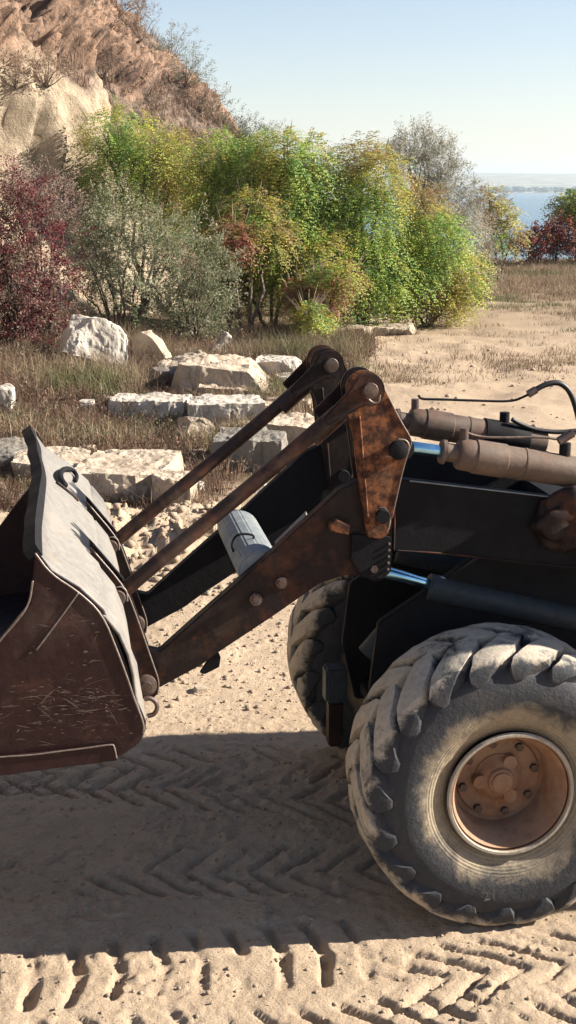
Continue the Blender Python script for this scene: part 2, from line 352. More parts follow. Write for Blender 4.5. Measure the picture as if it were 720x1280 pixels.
# hill with the quarry face
na, ns = 640, 250
A = np.linspace(-20, 54, na); S = np.linspace(0, 24, ns); AA, SS = np.meshgrid(A, S, indexing='ij')
def hill_pos(AA, SS, detail=True):
    ccap = 1 - smooth(34, 54, AA)                                   # the spur runs out
    cl = 1 - smooth(15.0, 17.5, AA)                                     # near the viewer a steep cut face stands first
    q = P3(AA * .25, SS * .25)
    lip = 6.7 + .7 * fbm(P3(AA * .35, AA * 0), 3, 101)              # cut face height
    s1 = np.minimum(SS, lip); s2 = SS - s1
    inn = s1 * (.22 * cl + .62 * (1 - cl)) + s2 * .70; up = s1 * (.97 * cl + .74 * (1 - cl)) + s2 * .71
    up = up * (.25 + .75 * ccap)
    inn = inn + 1.5 * fbm(q * .55, 3, 111) * smooth(0, 3, SS)
    base = HF0[None, None, :] + AA[..., None] * HFD - inn[..., None] * HFN
    P = np.concatenate([base, up[..., None] - .3], -1)
    if detail:
        band = fbm(np.stack([P[..., 0]*.35 + P[..., 2]*.35, P[..., 1]*.1, P[..., 2]*.3 - P[..., 0]*.25], -1), 3, 121)
        cragm = smooth(.0, .25, band + .22) * (1 - .6*smooth(20, 35, AA))
        pw = P + .25*fbm(P*1.1, 3, 141)[..., None]
        st = P[..., 2]*.95 + P[..., 0]*.55 + .5*fbm(P*.45, 3, 131); tt = st - np.floor(st); ledge = tt * (1 - smooth(.82, 1.0, tt))
        b1 = blocks(pw*np.array([1.1, 1.1, 1.7]), 10, .9); b2 = blocks(pw*np.array([3.2, 3.2, 4.6]), 20, .9)
        b3 = blocks(pw*np.array([6, 6, 9]), 25, .9); col = np.abs(fbm(pw*np.array([1.8, 1.8, .22]), 4, 151)) + .25*blocks(pw*np.array([2.5, 2.5, .5]), 30, .6)
        face = cl * smooth(.4, -.4, SS - lip)
        d = (cragm*(.20*b1 + .42*b2 + .16*b3) + (1 - cragm)*(.10*b2)) * (1 - face) + .07*(1 - face)*fbm(P*2.2, 4, 161) + cragm*(1 - face)*.72*ledge
        dfc = face*(.62*np.abs(fbm(P*np.array([1.1, 1.1, .10]), 3, 151)) + .24*np.abs(fbm(P*np.array([3, 3, .35]), 3, 152)) + .05*fbm(P*3, 3, 153) + .5*np.clip(fbm(P*.5, 2, 155), 0, 1))
        P = P + dfc[..., None]*np.array([HFN[0], HFN[1], 0])
        nrm = np.array([HFN[0] * .75, HFN[1] * .75, .66])
        P = P + d[..., None] * nrm
    return P, lip, cl
HP, lip, cl = hill_pos(AA, SS)
inface = (cl * smooth(.4, -.3, SS - lip))
sand = np.array([.40, .315, .22]); rock = np.array([.24, .150, .100]); scrub = np.array([.15, .105, .075])
n = fbm(HP * .9, 4, 171); bandc = fbm(np.stack([HP[..., 0]*.35 + HP[..., 2]*.35, HP[..., 1]*.1, HP[..., 2]*.3 - HP[..., 0]*.25], -1), 3, 121); g1 = 1 - smooth(-.28, .05, bandc + .2*fbm(HP*2, 3, 55))
hc = rock + (scrub - rock) * g1[..., None]; hc = hc * (.34 + .88*smooth(0, .5, blocks((HP+.25*fbm(HP*1.1, 3, 141)[..., None])*np.array([3.2, 3.2, 4.6]), 20, .9)))[..., None]; hc = hc + (sand - hc) * inface[..., None]  # low rock facets darkened: the shade of the crevices is painted in
hc = hc * (1 + .18 * n[..., None])
m, nt, b = new_mat('quarry_face'); at = N(nt, 'ShaderNodeVertexColor', layer_name='tint'); tc = coords(nt)
n1 = noise(nt, 3.5, 9, .7, tc, .4); vs_ = coords(nt, (1, 1, 4.5)); n2 = noise(nt, 1.6, 8, .7, vs_, .5)
c = mix(nt, ramp(nt, n1, [(.5, 0), (.72, .6)]), at.outputs[0], mix(nt, 1.0, at.outputs[0], (.5, .42, .38), 'MULTIPLY'))
c = mix(nt, ramp(nt, n2, [(.55, 0), (.7, .5)]), c, mix(nt, 1.0, at.outputs[0], (1.3, 1.25, 1.2), 'MULTIPLY'))
setv(nt, b.inputs['Base Color'], c); b.inputs['Roughness'].default_value = .95; bump(nt, b, n1, 1.0, .22)
tag(obj('hill', np_mesh('hill', HP.reshape(-1, 3), grid_faces(na, ns), hc.reshape(-1, 3), True), m), 'steep quarry hillside of brown broken rock and dry scrub', kind='structure')

# ------------------------------------------------------------------ foliage builders
def quads(cen, along, side, ln, wd, cols, tip=.35):
    """leaf quads (kite shaped): cen base point, along unit, side unit"""
    n = len(cen); ln = np.asarray(ln)[:, None]; wd = np.asarray(wd)[:, None]
    v = np.stack([cen, cen + along*ln*.45 + side*wd*.5, cen + along*ln, cen + along*ln*.45 - side*wd*.5], 1).reshape(-1, 3)
    f = np.arange(n*4).reshape(n, 4); c = np.repeat(cols, 4, 0); return v, f, c
def unit(v): return v / (np.linalg.norm(v, axis=-1, keepdims=True) + 1e-9)
def pal(cols, n, jit=.18):
    cols = np.array(cols); i = rng.integers(0, len(cols), n); return cols[i] * (1 + rng.uniform(-jit, jit, (n, 1)))
def clump_points(lobes, n, shell=.55):
    """points through ellipsoid lobes, favouring the shell; returns points, outward dirs, lobe idx"""
    vol = np.array([l[3]*l[4]*l[5] for l in lobes]) ** .75; idx = rng.choice(len(lobes), n, p=vol/vol.sum())
    L = np.array(lobes); d = unit(rng.normal(size=(n, 3))); r = rng.uniform(shell**2, 1, n) ** .5
    r = r * (1 + .22 * fbm(d * 2.3 + idx[:, None] * 7.1, 2, 5))
    p = L[idx, :3] + d * L[idx, 3:6] * r[:, None]
    return p, d, idx
def fronds(p, d, flen, colf, pairs=6, droop=.55, lw=.028, ll=.085):
    n = len(p); dirs = unit(d * np.array([1, 1, .55]) + rng.normal(size=(n, 3)) * .45 + np.array([0, 0, .12]))
    up = np.array([0, 0, 1.0]); side = unit(np.cross(dirs, up)); L = flen * rng.uniform(.65, 1.25, n)
    V_, F_, C_ = [], [], []; off = 0
    for k in range(pairs + 1):
        t = (k + .6) / (pairs + .6); pos = p + dirs * (L*t)[:, None] - up * (droop * L * t * t)[:, None]
        tan = unit(dirs - up * (2 * droop * t)); nrm = np.cross(side, tan)
        for s in ((-1, 1) if k < pairs else (0,)):
            al = unit(side * s * .9 + tan * (.45 if s else 1) - up * .22 + rng.normal(size=(n, 3)) * .16)
            sd_ = unit(np.cross(al, nrm) + rng.normal(size=(n, 3)) * .25)
            v, f, c = quads(pos, al, sd_, ll * (1.15 - .5*t) * rng.uniform(.8, 1.2, n), np.full(n, lw), colf * (1 + rng.uniform(-.12, .12, (n, 1))))
            V_.append(v); F_.append(f + off); C_.append(c); off += len(v)
    return np.concatenate(V_), np.concatenate(F_), np.concatenate(C_)
def tubes(segs, sides=5):
    V_, F_ = [], []; off = 0
    for (a, b_, ra, rb) in segs:
        a = np.array(a, float); b_ = np.array(b_, float); d = b_ - a; d /= np.linalg.norm(d) + 1e-9
        u = np.cross(d, [0.3, .1, 1.0]); u /= np.linalg.norm(u) + 1e-9; w_ = np.cross(d, u)
        th = np.arange(sides) * 2*np.pi/sides; ring = np.cos(th)[:, None]*u + np.sin(th)[:, None]*w_
        V_.append(a + ring*ra); V_.append(b_ + ring*rb)
        for i in range(sides): j = (i+1) % sides; F_.append((off+i, off+j, off+sides+j, off+sides+i))
        off += 2*sides
    return np.concatenate(V_), np.array(F_)
def limb(a, b_, ra, rb, n=5, wob=.08):
    a = np.array(a, float); b_ = np.array(b_, float); L = np.linalg.norm(b_-a); pts = [a]
    for i in range(1, n+1): pts.append(a + (b_-a)*i/n + (rng.normal(size=3)*wob*L*.3 if i < n else 0) + np.array([0, 0, .06*L*math.sin(math.pi*i/n)]))
    return [(pts[i], pts[i+1], ra+(rb-ra)*i/n, ra+(rb-ra)*(i+1)/n) for i in range(n)]
def plant(name, label, cat, group, base, lobes, trunk_segs, parts, mat='leaf', trunkname='trunk'):
    root = empty(name, tuple(base)); tag(root, label, cat, group)
    b0 = np.array(base)
    if trunk_segs:
        v, f = tubes(trunk_segs); obj(trunkname, np_mesh(trunkname, v - b0, f), M['bark'], root)
    V_ = []; F_ = []; C_ = []; off = 0
    for v, f, c in parts: V_.append(v); F_.append(f + off); C_.append(c); off += len(v)
    obj('crown', np_mesh('crown', np.concatenate(V_) - b0, np.concatenate(F_), np.concatenate(C_)), M[mat], root)
    return root
GREEN = [(.20, .32, .065), (.31, .40, .08), (.12, .23, .065), (.38, .43, .09)]
YEL = [(.48, .40, .08), (.33, .30, .065), (.29, .29, .065)]
ORA = [(.30, .21, .09), (.25, .16, .08), (.30, .24, .10)]
REDB = [(.20, .05, .04), (.26, .10, .06)]
def frond_shrub(label, spec, Y, base_px, mixw=(.6, .25, .15, .0), n=1500, flen=.5, group='leafy shrubs along the foot of the slope', name='sumac_shrub', pairs=6, ll=.085, lw=.03, seed=1, dens=2.0):
    """spec: list of (px, py, rx_px, ry_px) lobes seen at distance Y"""
    lobes = []
    for (px, py, rx, ry) in spec:
        dy = rng.uniform(-.5, .5); c = at_depth(px, py, Y + dy); s = Y / F * .99
        lobes.append((c[0], c[1], c[2], rx*s, rx*s*.9, ry*s))
    b0 = at_depth(base_px, 400, Y); base = np.array([b0[0], b0[1], hz(b0[0], b0[1])])
    p, d, idx = clump_points(lobes, int(n*dens), .35); ok = p[:, 2] > base[2] + .1; p, d, idx = p[ok], d[ok], idx[ok]
    nn = fbm(p * .8 + seed * 3.7, 3, seed); sel = np.clip((nn + .9) / 1.8, 0, .999) + rng.normal(size=len(p)) * .10
    cw = np.cumsum(np.array(mixw) / sum(mixw)); u = np.argsort(np.argsort(sel)) / len(sel)
    which = np.searchsorted(cw, u * .999); cf = np.zeros((len(p), 3))
    for k, pl in enumerate((GREEN, YEL, ORA, REDB)):
        mk = which == k; cf[mk] = pal(pl, mk.sum())
    part = fronds(p, d, flen, cf, pairs=pairs, ll=ll, lw=lw)
    tp, td, _ = clump_points(lobes, 110, .75); tl = rng.uniform(.25, .6, 110); tdir = unit(td + np.array([0, 0, .9])); q2 = quads(tp, tdir, unit(np.cross(tdir, rng.normal(size=tp.shape))), tl, np.full(110, .022), pal([(.20, .15, .10), (.26, .21, .15)], 110))
    part = (np.concatenate([part[0], q2[0]]), np.concatenate([part[1], q2[1] + len(part[0])]), np.concatenate([part[2], q2[2]]))
    segs = []
    for l in lobes:
        a = base + np.array([rng.uniform(-.06, .06), rng.uniform(-.06, .06), -.05]); e = np.array(l[:3]); segs += limb(a, e, .05, .022, 5)
        for q in range(5): dd = unit(rng.normal(size=3)) * np.array(l[3:6]) * .85; segs += limb(e - (e-a)*rng.uniform(0, .35), e + dd, .02, .006, 3)
    return plant(name, label, 'shrub' if name.endswith('shrub') else 'tree', group, base, lobes, segs, [part])
def leaf_shrub(label, spec, Y, base_px, palette, n=9000, ll=.05, lw=.025, group=None, name='leafy_shrub', upward=.2, shell=.2, stems=8, cat='shrub', twigs=True, mat='leaf', zlow=.05, nstems=4, clump=.16):
    lobes = []
    for (px, py, rx, ry) in spec:
        c = at_depth(px, py, Y + rng.uniform(-.4, .4)); s = Y / F
        lobes.append((c[0], c[1], c[2], rx*s, rx*s*.8, ry*s))
    b0 = at_depth(base_px, 400, Y); base = np.array([b0[0], b0[1], hz(b0[0], b0[1])])
    nc = max(20, n // 28); p, d, idx = clump_points(lobes, nc, shell); ok = p[:, 2] > base[2] + zlow; p, d, idx = p[ok], d[ok], idx[ok]
    # leaves sit along short twigs
    tw = unit(d + rng.normal(size=d.shape) * .6 + np.array([0, 0, upward])); k = 28; L = rng.uniform(.6, 1.4, len(p)) * clump * 2
    t = rng.uniform(0, 1, (len(p), k)); pos = (p[:, None] + tw[:, None] * (t * L[:, None])[..., None] + rng.normal(size=(len(p), k, 3)) * clump * .28).reshape(-1, 3)
    al = unit(np.repeat(tw, k, 0) * .8 + rng.normal(size=pos.shape) * .8); sd_ = unit(np.cross(al, rng.normal(size=pos.shape)))
    tone = 1 + .28 * fbm(p * 1.3, 3, 33)
    pc = pal(palette, len(p), .1) * tone[:, None]; cols = np.repeat(pc, k, 0) * (1 + rng.uniform(-.25, .25, (len(pos), 1)))
    part = quads(pos, al, sd_, ll * rng.uniform(.6, 1.3, len(pos)), np.full(len(pos), lw), np.clip(cols, 0, 1))
    segs = []
    for l in lobes:
        for q in range(nstems):
            a = base + np.array([rng.uniform(-.05, .05), rng.uniform(-.05, .05), -.05]); e = np.array(l[:3]) + unit(rng.normal(size=3)) * np.array(l[3:6]) * .7
            segs += limb(a, e, .03, .008, 4)
    if twigs:
        q2 = quads(p, tw, unit(np.cross(tw, rng.normal(size=p.shape))), L*1.1, np.full(len(p), .012), pal([(.16, .11, .08), (.22, .17, .13)], len(p))); part = (np.concatenate([part[0], q2[0]]), np.concatenate([part[1], q2[1] + len(part[0])]), np.concatenate([part[2], q2[2]]))
    return plant(name, label, cat, group, base, lobes, segs, [part], mat)

# ------------------------------------------------------------------ shrubs and trees
G1 = 'leafy green and yellow shrubs along the slope'
frond_shrub('tall yellow green shrub against the foot of the rocky hill, behind the silvery shrub', [(135, 165, 34, 28), (180, 185, 42, 34), (225, 205, 38, 38), (150, 225, 45, 45), (215, 250, 40, 40)], 36, 180, (.7, .26, .04, 0), 1500, .6, G1, seed=2)
frond_shrub('broad green shrub whose top touches the end of the hill ridge', [(275, 195, 36, 30), (300, 225, 42, 42), (262, 250, 36, 40), (320, 200, 30, 30), (290, 290, 48, 50), (270, 340, 40, 50)], 33.5, 285, (.76, .18, .06, 0), 1900, .58, G1, seed=3)
frond_shrub('bright green shrub with a pointed top in the middle of the shrub row', [(355, 195, 34, 30), (390, 200, 28, 26), (370, 240, 46, 42), (350, 300, 44, 50), (395, 330, 42, 52)], 32.5, 375, (.72, .23, .05, 0), 1900, .55, G1, seed=4)
frond_shrub('tall green shrub with dark shady middle left of the silvery bare tree', [(450, 200, 30, 26), (470, 225, 38, 36), (425, 245, 40, 42), (455, 290, 46, 48), (430, 350, 42, 46), (480, 340, 40, 46)], 33.5, 455, (.76, .19, .05, 0), 2100, .55, G1, seed=5)
frond_shrub('low yellow and orange shrub at the right end of the shrub row', [(520, 260, 34, 32), (545, 300, 38, 36), (575, 345, 32, 32), (515, 330, 42, 46), (560, 375, 30, 22), (500, 375, 36, 24)], 34.5, 535, (.5, .34, .16, 0), 1900, .5, G1, seed=6)
frond_shrub('small tree with rusty drooping leaves on a thin trunk in front of the green shrubs', [(312, 262, 30, 22), (335, 295, 28, 22), (292, 300, 24, 22)], 31, 310, (.36, .30, .26, .08), 620, .5, G1, name='small_sumac_tree', seed=7)
frond_shrub('low shrub with dark red and brown leaves under the green shrubs', [(425, 345, 26, 20), (400, 365, 28, 26), (375, 372, 22, 22)], 30.8, 405, (.35, .28, .2, .17), 420, .4, G1, seed=8)
frond_shrub('small bright yellow shrub growing at the edge of the dry grass near the flat slabs', [(395, 402, 15, 14), (385, 390, 12, 12)], 30, 392, (.25, .7, .05, 0), 150, .35, G1, seed=9)
SILV = [(.19, .21, .12), (.25, .26, .16), (.15, .18, .09), (.29, .27, .18)]
leaf_shrub('silvery grey green shrub behind the white boulder', [(140, 275, 42, 42), (115, 330, 40, 56), (170, 340, 52, 62), (205, 300, 36, 45)], 28.5, 150, SILV, 15000, .075, .024, 'silvery shrubs behind the stone blocks', 'silverberry_shrub')
leaf_shrub('silvery grey green shrub right of the white boulder, full to the ground', [(235, 330, 36, 52), (265, 345, 30, 52), (240, 385, 48, 42), (205, 390, 36, 36)], 29, 240, SILV, 12000, .075, .024, 'silvery shrubs behind the stone blocks', 'silverberry_shrub')
CRIM = [(.13, .022, .03), (.17, .035, .04), (.09, .022, .03), (.20, .10, .08), (.20, .14, .11), (.17, .13, .09)]
leaf_shrub('dense crimson leaved shrub at the left edge under the cliff', [(20, 265, 50, 60), (55, 330, 46, 62), (10, 350, 50, 70), (40, 400, 55, 48), (-30, 300, 50, 70), (-40, 390, 60, 60)], 26, 25, CRIM, 27000, .055, .036, None, 'crimson_shrub')
leaf_shrub('pinkish brown dry shrub topping the crimson one beneath the cliff', [(45, 240, 40, 24), (10, 240, 34, 26), (78, 262, 22, 30)], 27.5, 60, [(.30, .20, .17), (.22, .14, .12), (.26, .22, .16)], 6000, .05, .02, None, 'dry_shrub')
frond_shrub('pale green shrub filling the gap right of the small rusty tree', [(345, 260, 40, 40), (335, 320, 40, 46), (300, 350, 36, 40), (410, 290, 36, 50)], 34, 340, (.6, .34, .06, 0), 1500, .5, G1, seed=12)
# silvery half-bare tree
def bare_tree():
    Y = 38; b0 = at_depth(528, 330, Y); base = np.array([b0[0], b0[1], hz(b0[0], b0[1])]); segs = []; tips = []
    def grow(a, d, L, r, lev):
        e = a + d * L; segs.extend(limb(a, e, r, r*.6, 3, .1))
        if lev == 0: tips.append((e, d)); return
        for k in range(4 if lev > 1 else 5):
            nd = unit(d + rng.normal(size=3) * np.array([.42, .42, .25]) + np.array([0, 0, .18])); grow(a + d*L*rng.uniform(.5, 1), nd, L*rng.uniform(.58, .78), r*.55, lev-1)
    for px in (505, 528, 555, 580):
        t = at_depth(px + rng.uniform(-8, 8), 235 + rng.uniform(-6, 16) + .5*abs(px-525), Y); d = t - base; L = np.linalg.norm(d)
        grow(base, unit(d), L*.43, .05, 4)
    n = 34; P_ = np.repeat(np.array([t[0] for t in tips]), n, 0); D_ = np.repeat(np.array([t[1] for t in tips]), n, 0)
    P_ = P_ + rng.normal(size=P_.shape) * .11; al = unit(D_ + rng.normal(size=P_.shape) * .7); sd_ = unit(np.cross(al, rng.normal(size=P_.shape)))
    part = quads(P_, al, sd_, rng.uniform(.05, .09, len(P_)), np.full(len(P_), .016), pal([(.30, .30, .24), (.38, .37, .31), (.26, .25, .19)], len(P_)))
    plant('silver_tree', 'thin silvery half bare tree rising above the shrub row near the water', 'tree', None, base, [], segs, [part])
leaf_shrub('tall wispy silver grey tree rising above the right end of the shrub row', [(520, 185, 30, 30), (500, 205, 24, 28), (548, 205, 30, 34), (560, 250, 34, 42), (580, 300, 30, 44), (535, 250, 30, 30)], 38, 545, [(.33, .33, .27), (.42, .41, .34), (.27, .28, .21), (.36, .33, .26)], 30000, .07, .020, None, 'silver_tree', cat='tree', nstems=7, upward=.5)
leaf_shrub('pale beige dry shrub at the right end of the row beside the orange bush', [(592, 290, 26, 36), (605, 335, 22, 32), (585, 265, 18, 20)], 40, 597, [(.33, .27, .20), (.27, .21, .15), (.38, .31, .23)], 7000, .06, .018, None, 'dry_shrub', stems=14)
frond_shrub('small orange and yellow tree standing before the water', [(612, 250, 20, 14), (625, 270, 22, 16), (640, 295, 18, 14), (612, 300, 18, 18)], 52, 622, (.14, .44, .42, 0), 300, .55, None, 'small_autumn_tree', 5, .12, .05, seed=14)
AUT = [(.24, .06, .05), (.30, .10, .07), (.20, .08, .05), (.26, .14, .09)]
GB = 'red brown bushes at the edge above the water'
leaf_shrub('low red brown bush at the water edge, leftmost of its row', [(662, 308, 14, 14), (674, 302, 13, 16)], 62, 667, AUT, 3600, .11, .06, GB, 'autumn_bush', twigs=False, clump=.22)
leaf_shrub('taller red brown bush with a peaked top before the water', [(690, 290, 16, 22), (697, 305, 18, 18)], 62, 692, AUT, 3600, .11, .06, GB, 'autumn_bush', twigs=False, clump=.22)
leaf_shrub('red brown bush at the right edge beneath the yellow tree', [(715, 300, 18, 20), (735, 300, 24, 22)], 62, 720, AUT, 3600, .11, .06, GB, 'autumn_bush', twigs=False, clump=.22)
frond_shrub('yellow leaved tree at the right edge above the red bushes', [(712, 258, 20, 18), (735, 262, 26, 26)], 63, 722, (.12, .6, .28, 0), 420, .7, None, 'small_autumn_tree', 5, .18, .06, seed=18)
# scrub on the skyline and slopes of the hill
def hill_at(a, s):
    p, _, _ = hill_pos(np.array([[a]]), np.array([[s]])); return p[0, 0]
def on_hill_px(px, py):
    """nearest sampled hill vertex to a pixel, front-most"""
    d = HP.reshape(-1, 3) - EYE; dep = d[:, 1]*math.cos(PITCH) - d[:, 2]*math.sin(PITCH)
    up = d[:, 1]*math.sin(PITCH) + d[:, 2]*math.cos(PITCH)
    x = 360 + F*d[:, 0]/dep; y = 640 - F*up/dep; e = (x-px)**2 + (y-py)**2
    k = np.argsort(e)[:6]; return HP.reshape(-1, 3)[k[np.argmin(dep[k])]]
def hill_shrub(label, px, py, w_, h_, palette, n, ll, lw, name='hill_shrub', cl_=.14):
    b0 = on_hill_px(px, py); lobes = [(b0[0] + rng.uniform(-.3, .3)*w_, b0[1], b0[2] + h_*.5, w_*.5, w_*.4, h_*.55), (b0[0] + rng.uniform(-.5, .5)*w_, b0[1], b0[2] + h_*.35, w_*.4, w_*.4, h_*.4)]
    p, d, idx = clump_points(lobes, max(12, n//22), .1); k = 22
    tw = unit(d + np.array([0, 0, .6])); t = rng.uniform(0, 1, (len(p), k)); pos = (p[:, None] + tw[:, None]*(t*cl_*2)[..., None] + rng.normal(size=(len(p), k, 3))*cl_*.3).reshape(-1, 3)
    al = unit(np.repeat(tw, k, 0) + rng.normal(size=pos.shape)*.7); sd_ = unit(np.cross(al, rng.normal(size=pos.shape)))
    part = quads(pos, al, sd_, ll*rng.uniform(.6, 1.3, len(pos)), np.full(len(pos), lw), pal(palette, len(pos), .25))
    segs = []
    for i in range(14): segs += limb(b0 - np.array([0, 0, .1]), p[rng.integers(len(p))], .018, .005, 3)
    return plant(name, label, 'shrub', 'scrub bushes growing on the quarry hillside', b0, lobes, segs, [part])
DK = [(.06, .075, .05), (.09, .10, .065), (.12, .10, .07)]; BR = [(.22, .14, .10), (.28, .19, .13), (.18, .13, .09)]; GY_ = [(.20, .21, .17), (.26, .25, .20), (.16, .17, .12)]
for lb, px, py, w_, h_, pl, n in (
    ('dark brown bush on the skyline at the top of the frame', 150, 18, 1.6, 1.1, BR, 3000), ('rusty scrub bush on the skyline below the topmost bush', 178, 48, 1.5, 1.2, BR, 3000),
    ('grey green bush sticking out of the skyline halfway down the slope', 210, 80, 1.7, 1.5, GY_, 3200), ('loose grey bush on the skyline above the dark ones', 232, 108, 1.5, 1.4, GY_, 2600),
    ('brown thorny bush on the lower skyline', 250, 138, 1.6, 1.1, BR, 2600), ('dark evergreen bush low on the skyline', 275, 160, 2.2, 1.1, DK, 3000), ('dark bush at the end of the hill skyline', 305, 168, 2.4, .9, DK, 3000),
    ('pale grey wispy bush where the skyline meets the green shrubs', 335, 172, 2.0, 1.2, GY_, 2200), ('beige dry bush on the rock just above the green shrubs', 205, 150, 1.6, 1.1, BR, 2400),
    ('russet bush on the slope beside the broken rock', 235, 165, 1.5, 1.2, [(.24, .10, .07), (.20, .12, .09)], 2400), ('dry brown bush in the middle of the rocky slope', 130, 95, 1.3, .8, BR, 1800),
    ('small dry bush on top of the sandy cliff', 60, 105, 1.2, .8, BR, 1600), ('wide dry bush hanging over the sandy cliff edge', 20, 108, 1.6, .8, BR, 2200)):
    hill_shrub(lb, px, py, w_, h_, pl, n, .075, .02)

# ------------------------------------------------------------------ grasses (uncountable)
def blades(bx, by, bz, hgt, n_per, spread, cols, wd, lean=.35):
    n = len(bx); k = n_per; X_ = np.repeat(bx, k) + rng.normal(size=n*k)*spread; Y_ = np.repeat(by, k) + rng.normal(size=n*k)*spread; Z_ = np.repeat(bz, k)
    H_ = np.repeat(hgt, k) * rng.uniform(.45, 1.15, n*k); th = rng.uniform(0, 2*np.pi, n*k); dx = np.cos(th); dy = np.sin(th); le = np.abs(rng.normal(size=n*k)) * lean * H_
    a2 = rng.uniform(0, 2*np.pi, n*k); sx = np.cos(a2)*wd*.5; sy = np.sin(a2)*wd*.5; z0 = 0*X_
    b = np.stack([X_, Y_, Z_-.02], -1); s = np.stack([sx, sy, z0], -1)
    mid = b + np.stack([dx*le*.3, dy*le*.3, H_*.55], -1); tip = b + np.stack([dx*le, dy*le, H_], -1)
    v = np.stack([b-s, b+s, mid+s*.75, tip, mid-s*.75], 1).reshape(-1, 3); i = np.arange(n*k)*5
    f = np.concatenate([np.stack([i, i+1, i+2, i+4], 1), np.stack([i+4, i+2, i+3, i+3], 1)])
    return v, f, np.repeat(np.repeat(cols, k, 0) * (1 + rng.uniform(-.25, .25, (n*k, 1))), 5, 0)
def blade_obj(name, label, cat, v, f, c):
    q = f[f[:, 2] != f[:, 3]]; t = f[f[:, 2] == f[:, 3]][:, :3]
    me = bpy.data.meshes.new(name); me.vertices.add(len(v)); me.vertices.foreach_set('co', v.astype(np.float32).ravel())
    lp = np.concatenate([q.ravel(), t.ravel()]).astype(np.int32); me.loops.add(len(lp)); me.loops.foreach_set('vertex_index', lp)
    me.polygons.add(len(q)+len(t)); me.polygons.foreach_set('loop_start', np.concatenate([np.arange(len(q))*4, len(q)*4 + np.arange(len(t))*3]).astype(np.int32))
    me.update(calc_edges=True)
    at = me.color_attributes.new('tint', 'FLOAT_COLOR', 'POINT'); cc = np.ones((len(v), 4), np.float32); cc[:, :3] = np.clip(c, 0, 1); at.data.foreach_set('color', cc.ravel())
    tag(obj(name, me, M['straw']), label, cat, kind='stuff')
STRAW = [(.27, .20, .125), (.22, .155, .10), (.18, .115, .075), (.30, .235, .155)]; GRN = [(.115, .12, .05), (.15, .14, .065)]; BRN = [(.13, .078, .052), (.17, .105, .07), (.10, .068, .046)]
# undergrowth between the blocks, left
n = 8200; x = rng.uniform(-8.5, 3.0, n); y = rng.uniform(14.2, 31, n)
edge = 14.6 + .9*fbm(P3(x*.8, y*.8), 3, 77) + np.clip(x + .9, 0, 9)*5.5
k = (y > edge) & ((x < 1.2) | (y > 25)) & (x > -y*.27); x, y = x[k], y[k]
cn = fbm(P3(x*.6, y*.6), 3, 88); cols = np.where((cn > .62)[:, None], pal(GRN, len(x)), np.where((cn < .1)[:, None], pal(BRN, len(x)), pal(STRAW, len(x))))
hh = (.19 + .20*smooth(16, 26, y)) * (1 + .5*cn) * rng.uniform(.6, 1.5, len(x))
blade_obj('dry_undergrowth', 'tangled dry brown weeds growing between the stone blocks', 'undergrowth', *blades(x, y, ground_h(x, y), hh, 26, .11, cols, .010, .6))
# leafy weeds mixed through the undergrowth
k = rng.integers(0, len(x), 2600); wx = x[k] + rng.normal(size=2600)*.15; wy = y[k] + rng.normal(size=2600)*.15; wz = ground_h(wx, wy); q = 26
hh2 = np.repeat(.10 + .22*rng.uniform(0, 1, 2600)*smooth(14, 22, wy), q); ang = rng.uniform(0, 6.28, 2600*q); rr_ = np.abs(rng.normal(size=2600*q))*.11
pos = np.stack([np.repeat(wx, q) + rr_*np.cos(ang), np.repeat(wy, q) + rr_*np.sin(ang), np.repeat(wz, q) + hh2*rng.uniform(0, 1.3, 2600*q)], -1)
al = unit(rng.normal(size=pos.shape) + np.array([0, 0, .5])); sd_ = unit(np.cross(al, rng.normal(size=pos.shape)))
wc = np.where(((vnoise(P3(wx*.7, wy*.7), 5) > .1))[:, None], pal([(.12, .12, .055), (.16, .15, .08), (.10, .09, .05)], 2600), pal(BRN + [(.20, .11, .07), (.22, .17, .12)], 2600))
v, f, c = quads(pos, al, sd_, rng.uniform(.03, .07, len(pos)), rng.uniform(.012, .026, len(pos)), np.repeat(wc, q, 0)*(1+rng.uniform(-.3, .3, (len(pos), 1))))
tag(obj('leafy_weeds', np_mesh('leafy_weeds', v, f, c), M['leaf']), 'low brown and olive weeds growing round the stone blocks', 'weeds', kind='stuff')
# field behind, right
n = 15000; x = rng.uniform(-2, 19, n); y = rng.uniform(24, 66, n)
dens = .10 + .9*smooth(-.35, .45, fbm(P3(x*.25, y*.25), 3, 99) + .9*smooth(34, 50, y) - .25 + .5*smooth(3.2, 0.2, x - .0)); k = (rng.uniform(0, 1, n) < dens) & (x < y*.225 + .5); x, y = x[k], y[k]
blade_obj('dry_grass', 'straw coloured dry grass of the field behind the machine', 'grass', *blades(x, y, ground_h(x, y), (.12 + .16*smooth(36, 60, y))*rng.uniform(.5, 1.6, len(x)), 20, .17, np.where((fbm(P3(x*.3, y*.3), 2, 31) > .35)[:, None], pal(GRN, len(x)), pal(STRAW[:2]+STRAW[3:]+BRN[:1], len(x))), .013, .8))
# dry scrub on the hill
a = rng.uniform(-14, 44, 11000); s = rng.uniform(1, 23, 11000)
hp, lp_, cl_ = hill_pos(a[None], s[None]); hp = hp[0]; bnd = fbm(np.stack([hp[:, 0]*.35 + hp[:, 2]*.35, hp[:, 1]*.1, hp[:, 2]*.3 - hp[:, 0]*.25], -1), 3, 121); k = ((s > lp_[0] + .2) | (cl_[0] < .3)) & (bnd < -.20 + .16*rng.normal(size=len(hp))); hp = hp[k]
blade_obj('hillside_grass', 'brown dry grass tufts covering the hillside', 'grass', *blades(hp[:, 0], hp[:, 1], hp[:, 2], rng.uniform(.12, .5, len(hp))*rng.uniform(.6, 1.4, len(hp)), 16, .2, pal(BRN + STRAW[1:3] + [(.20, .125, .095)], len(hp)), .024, 1.1))

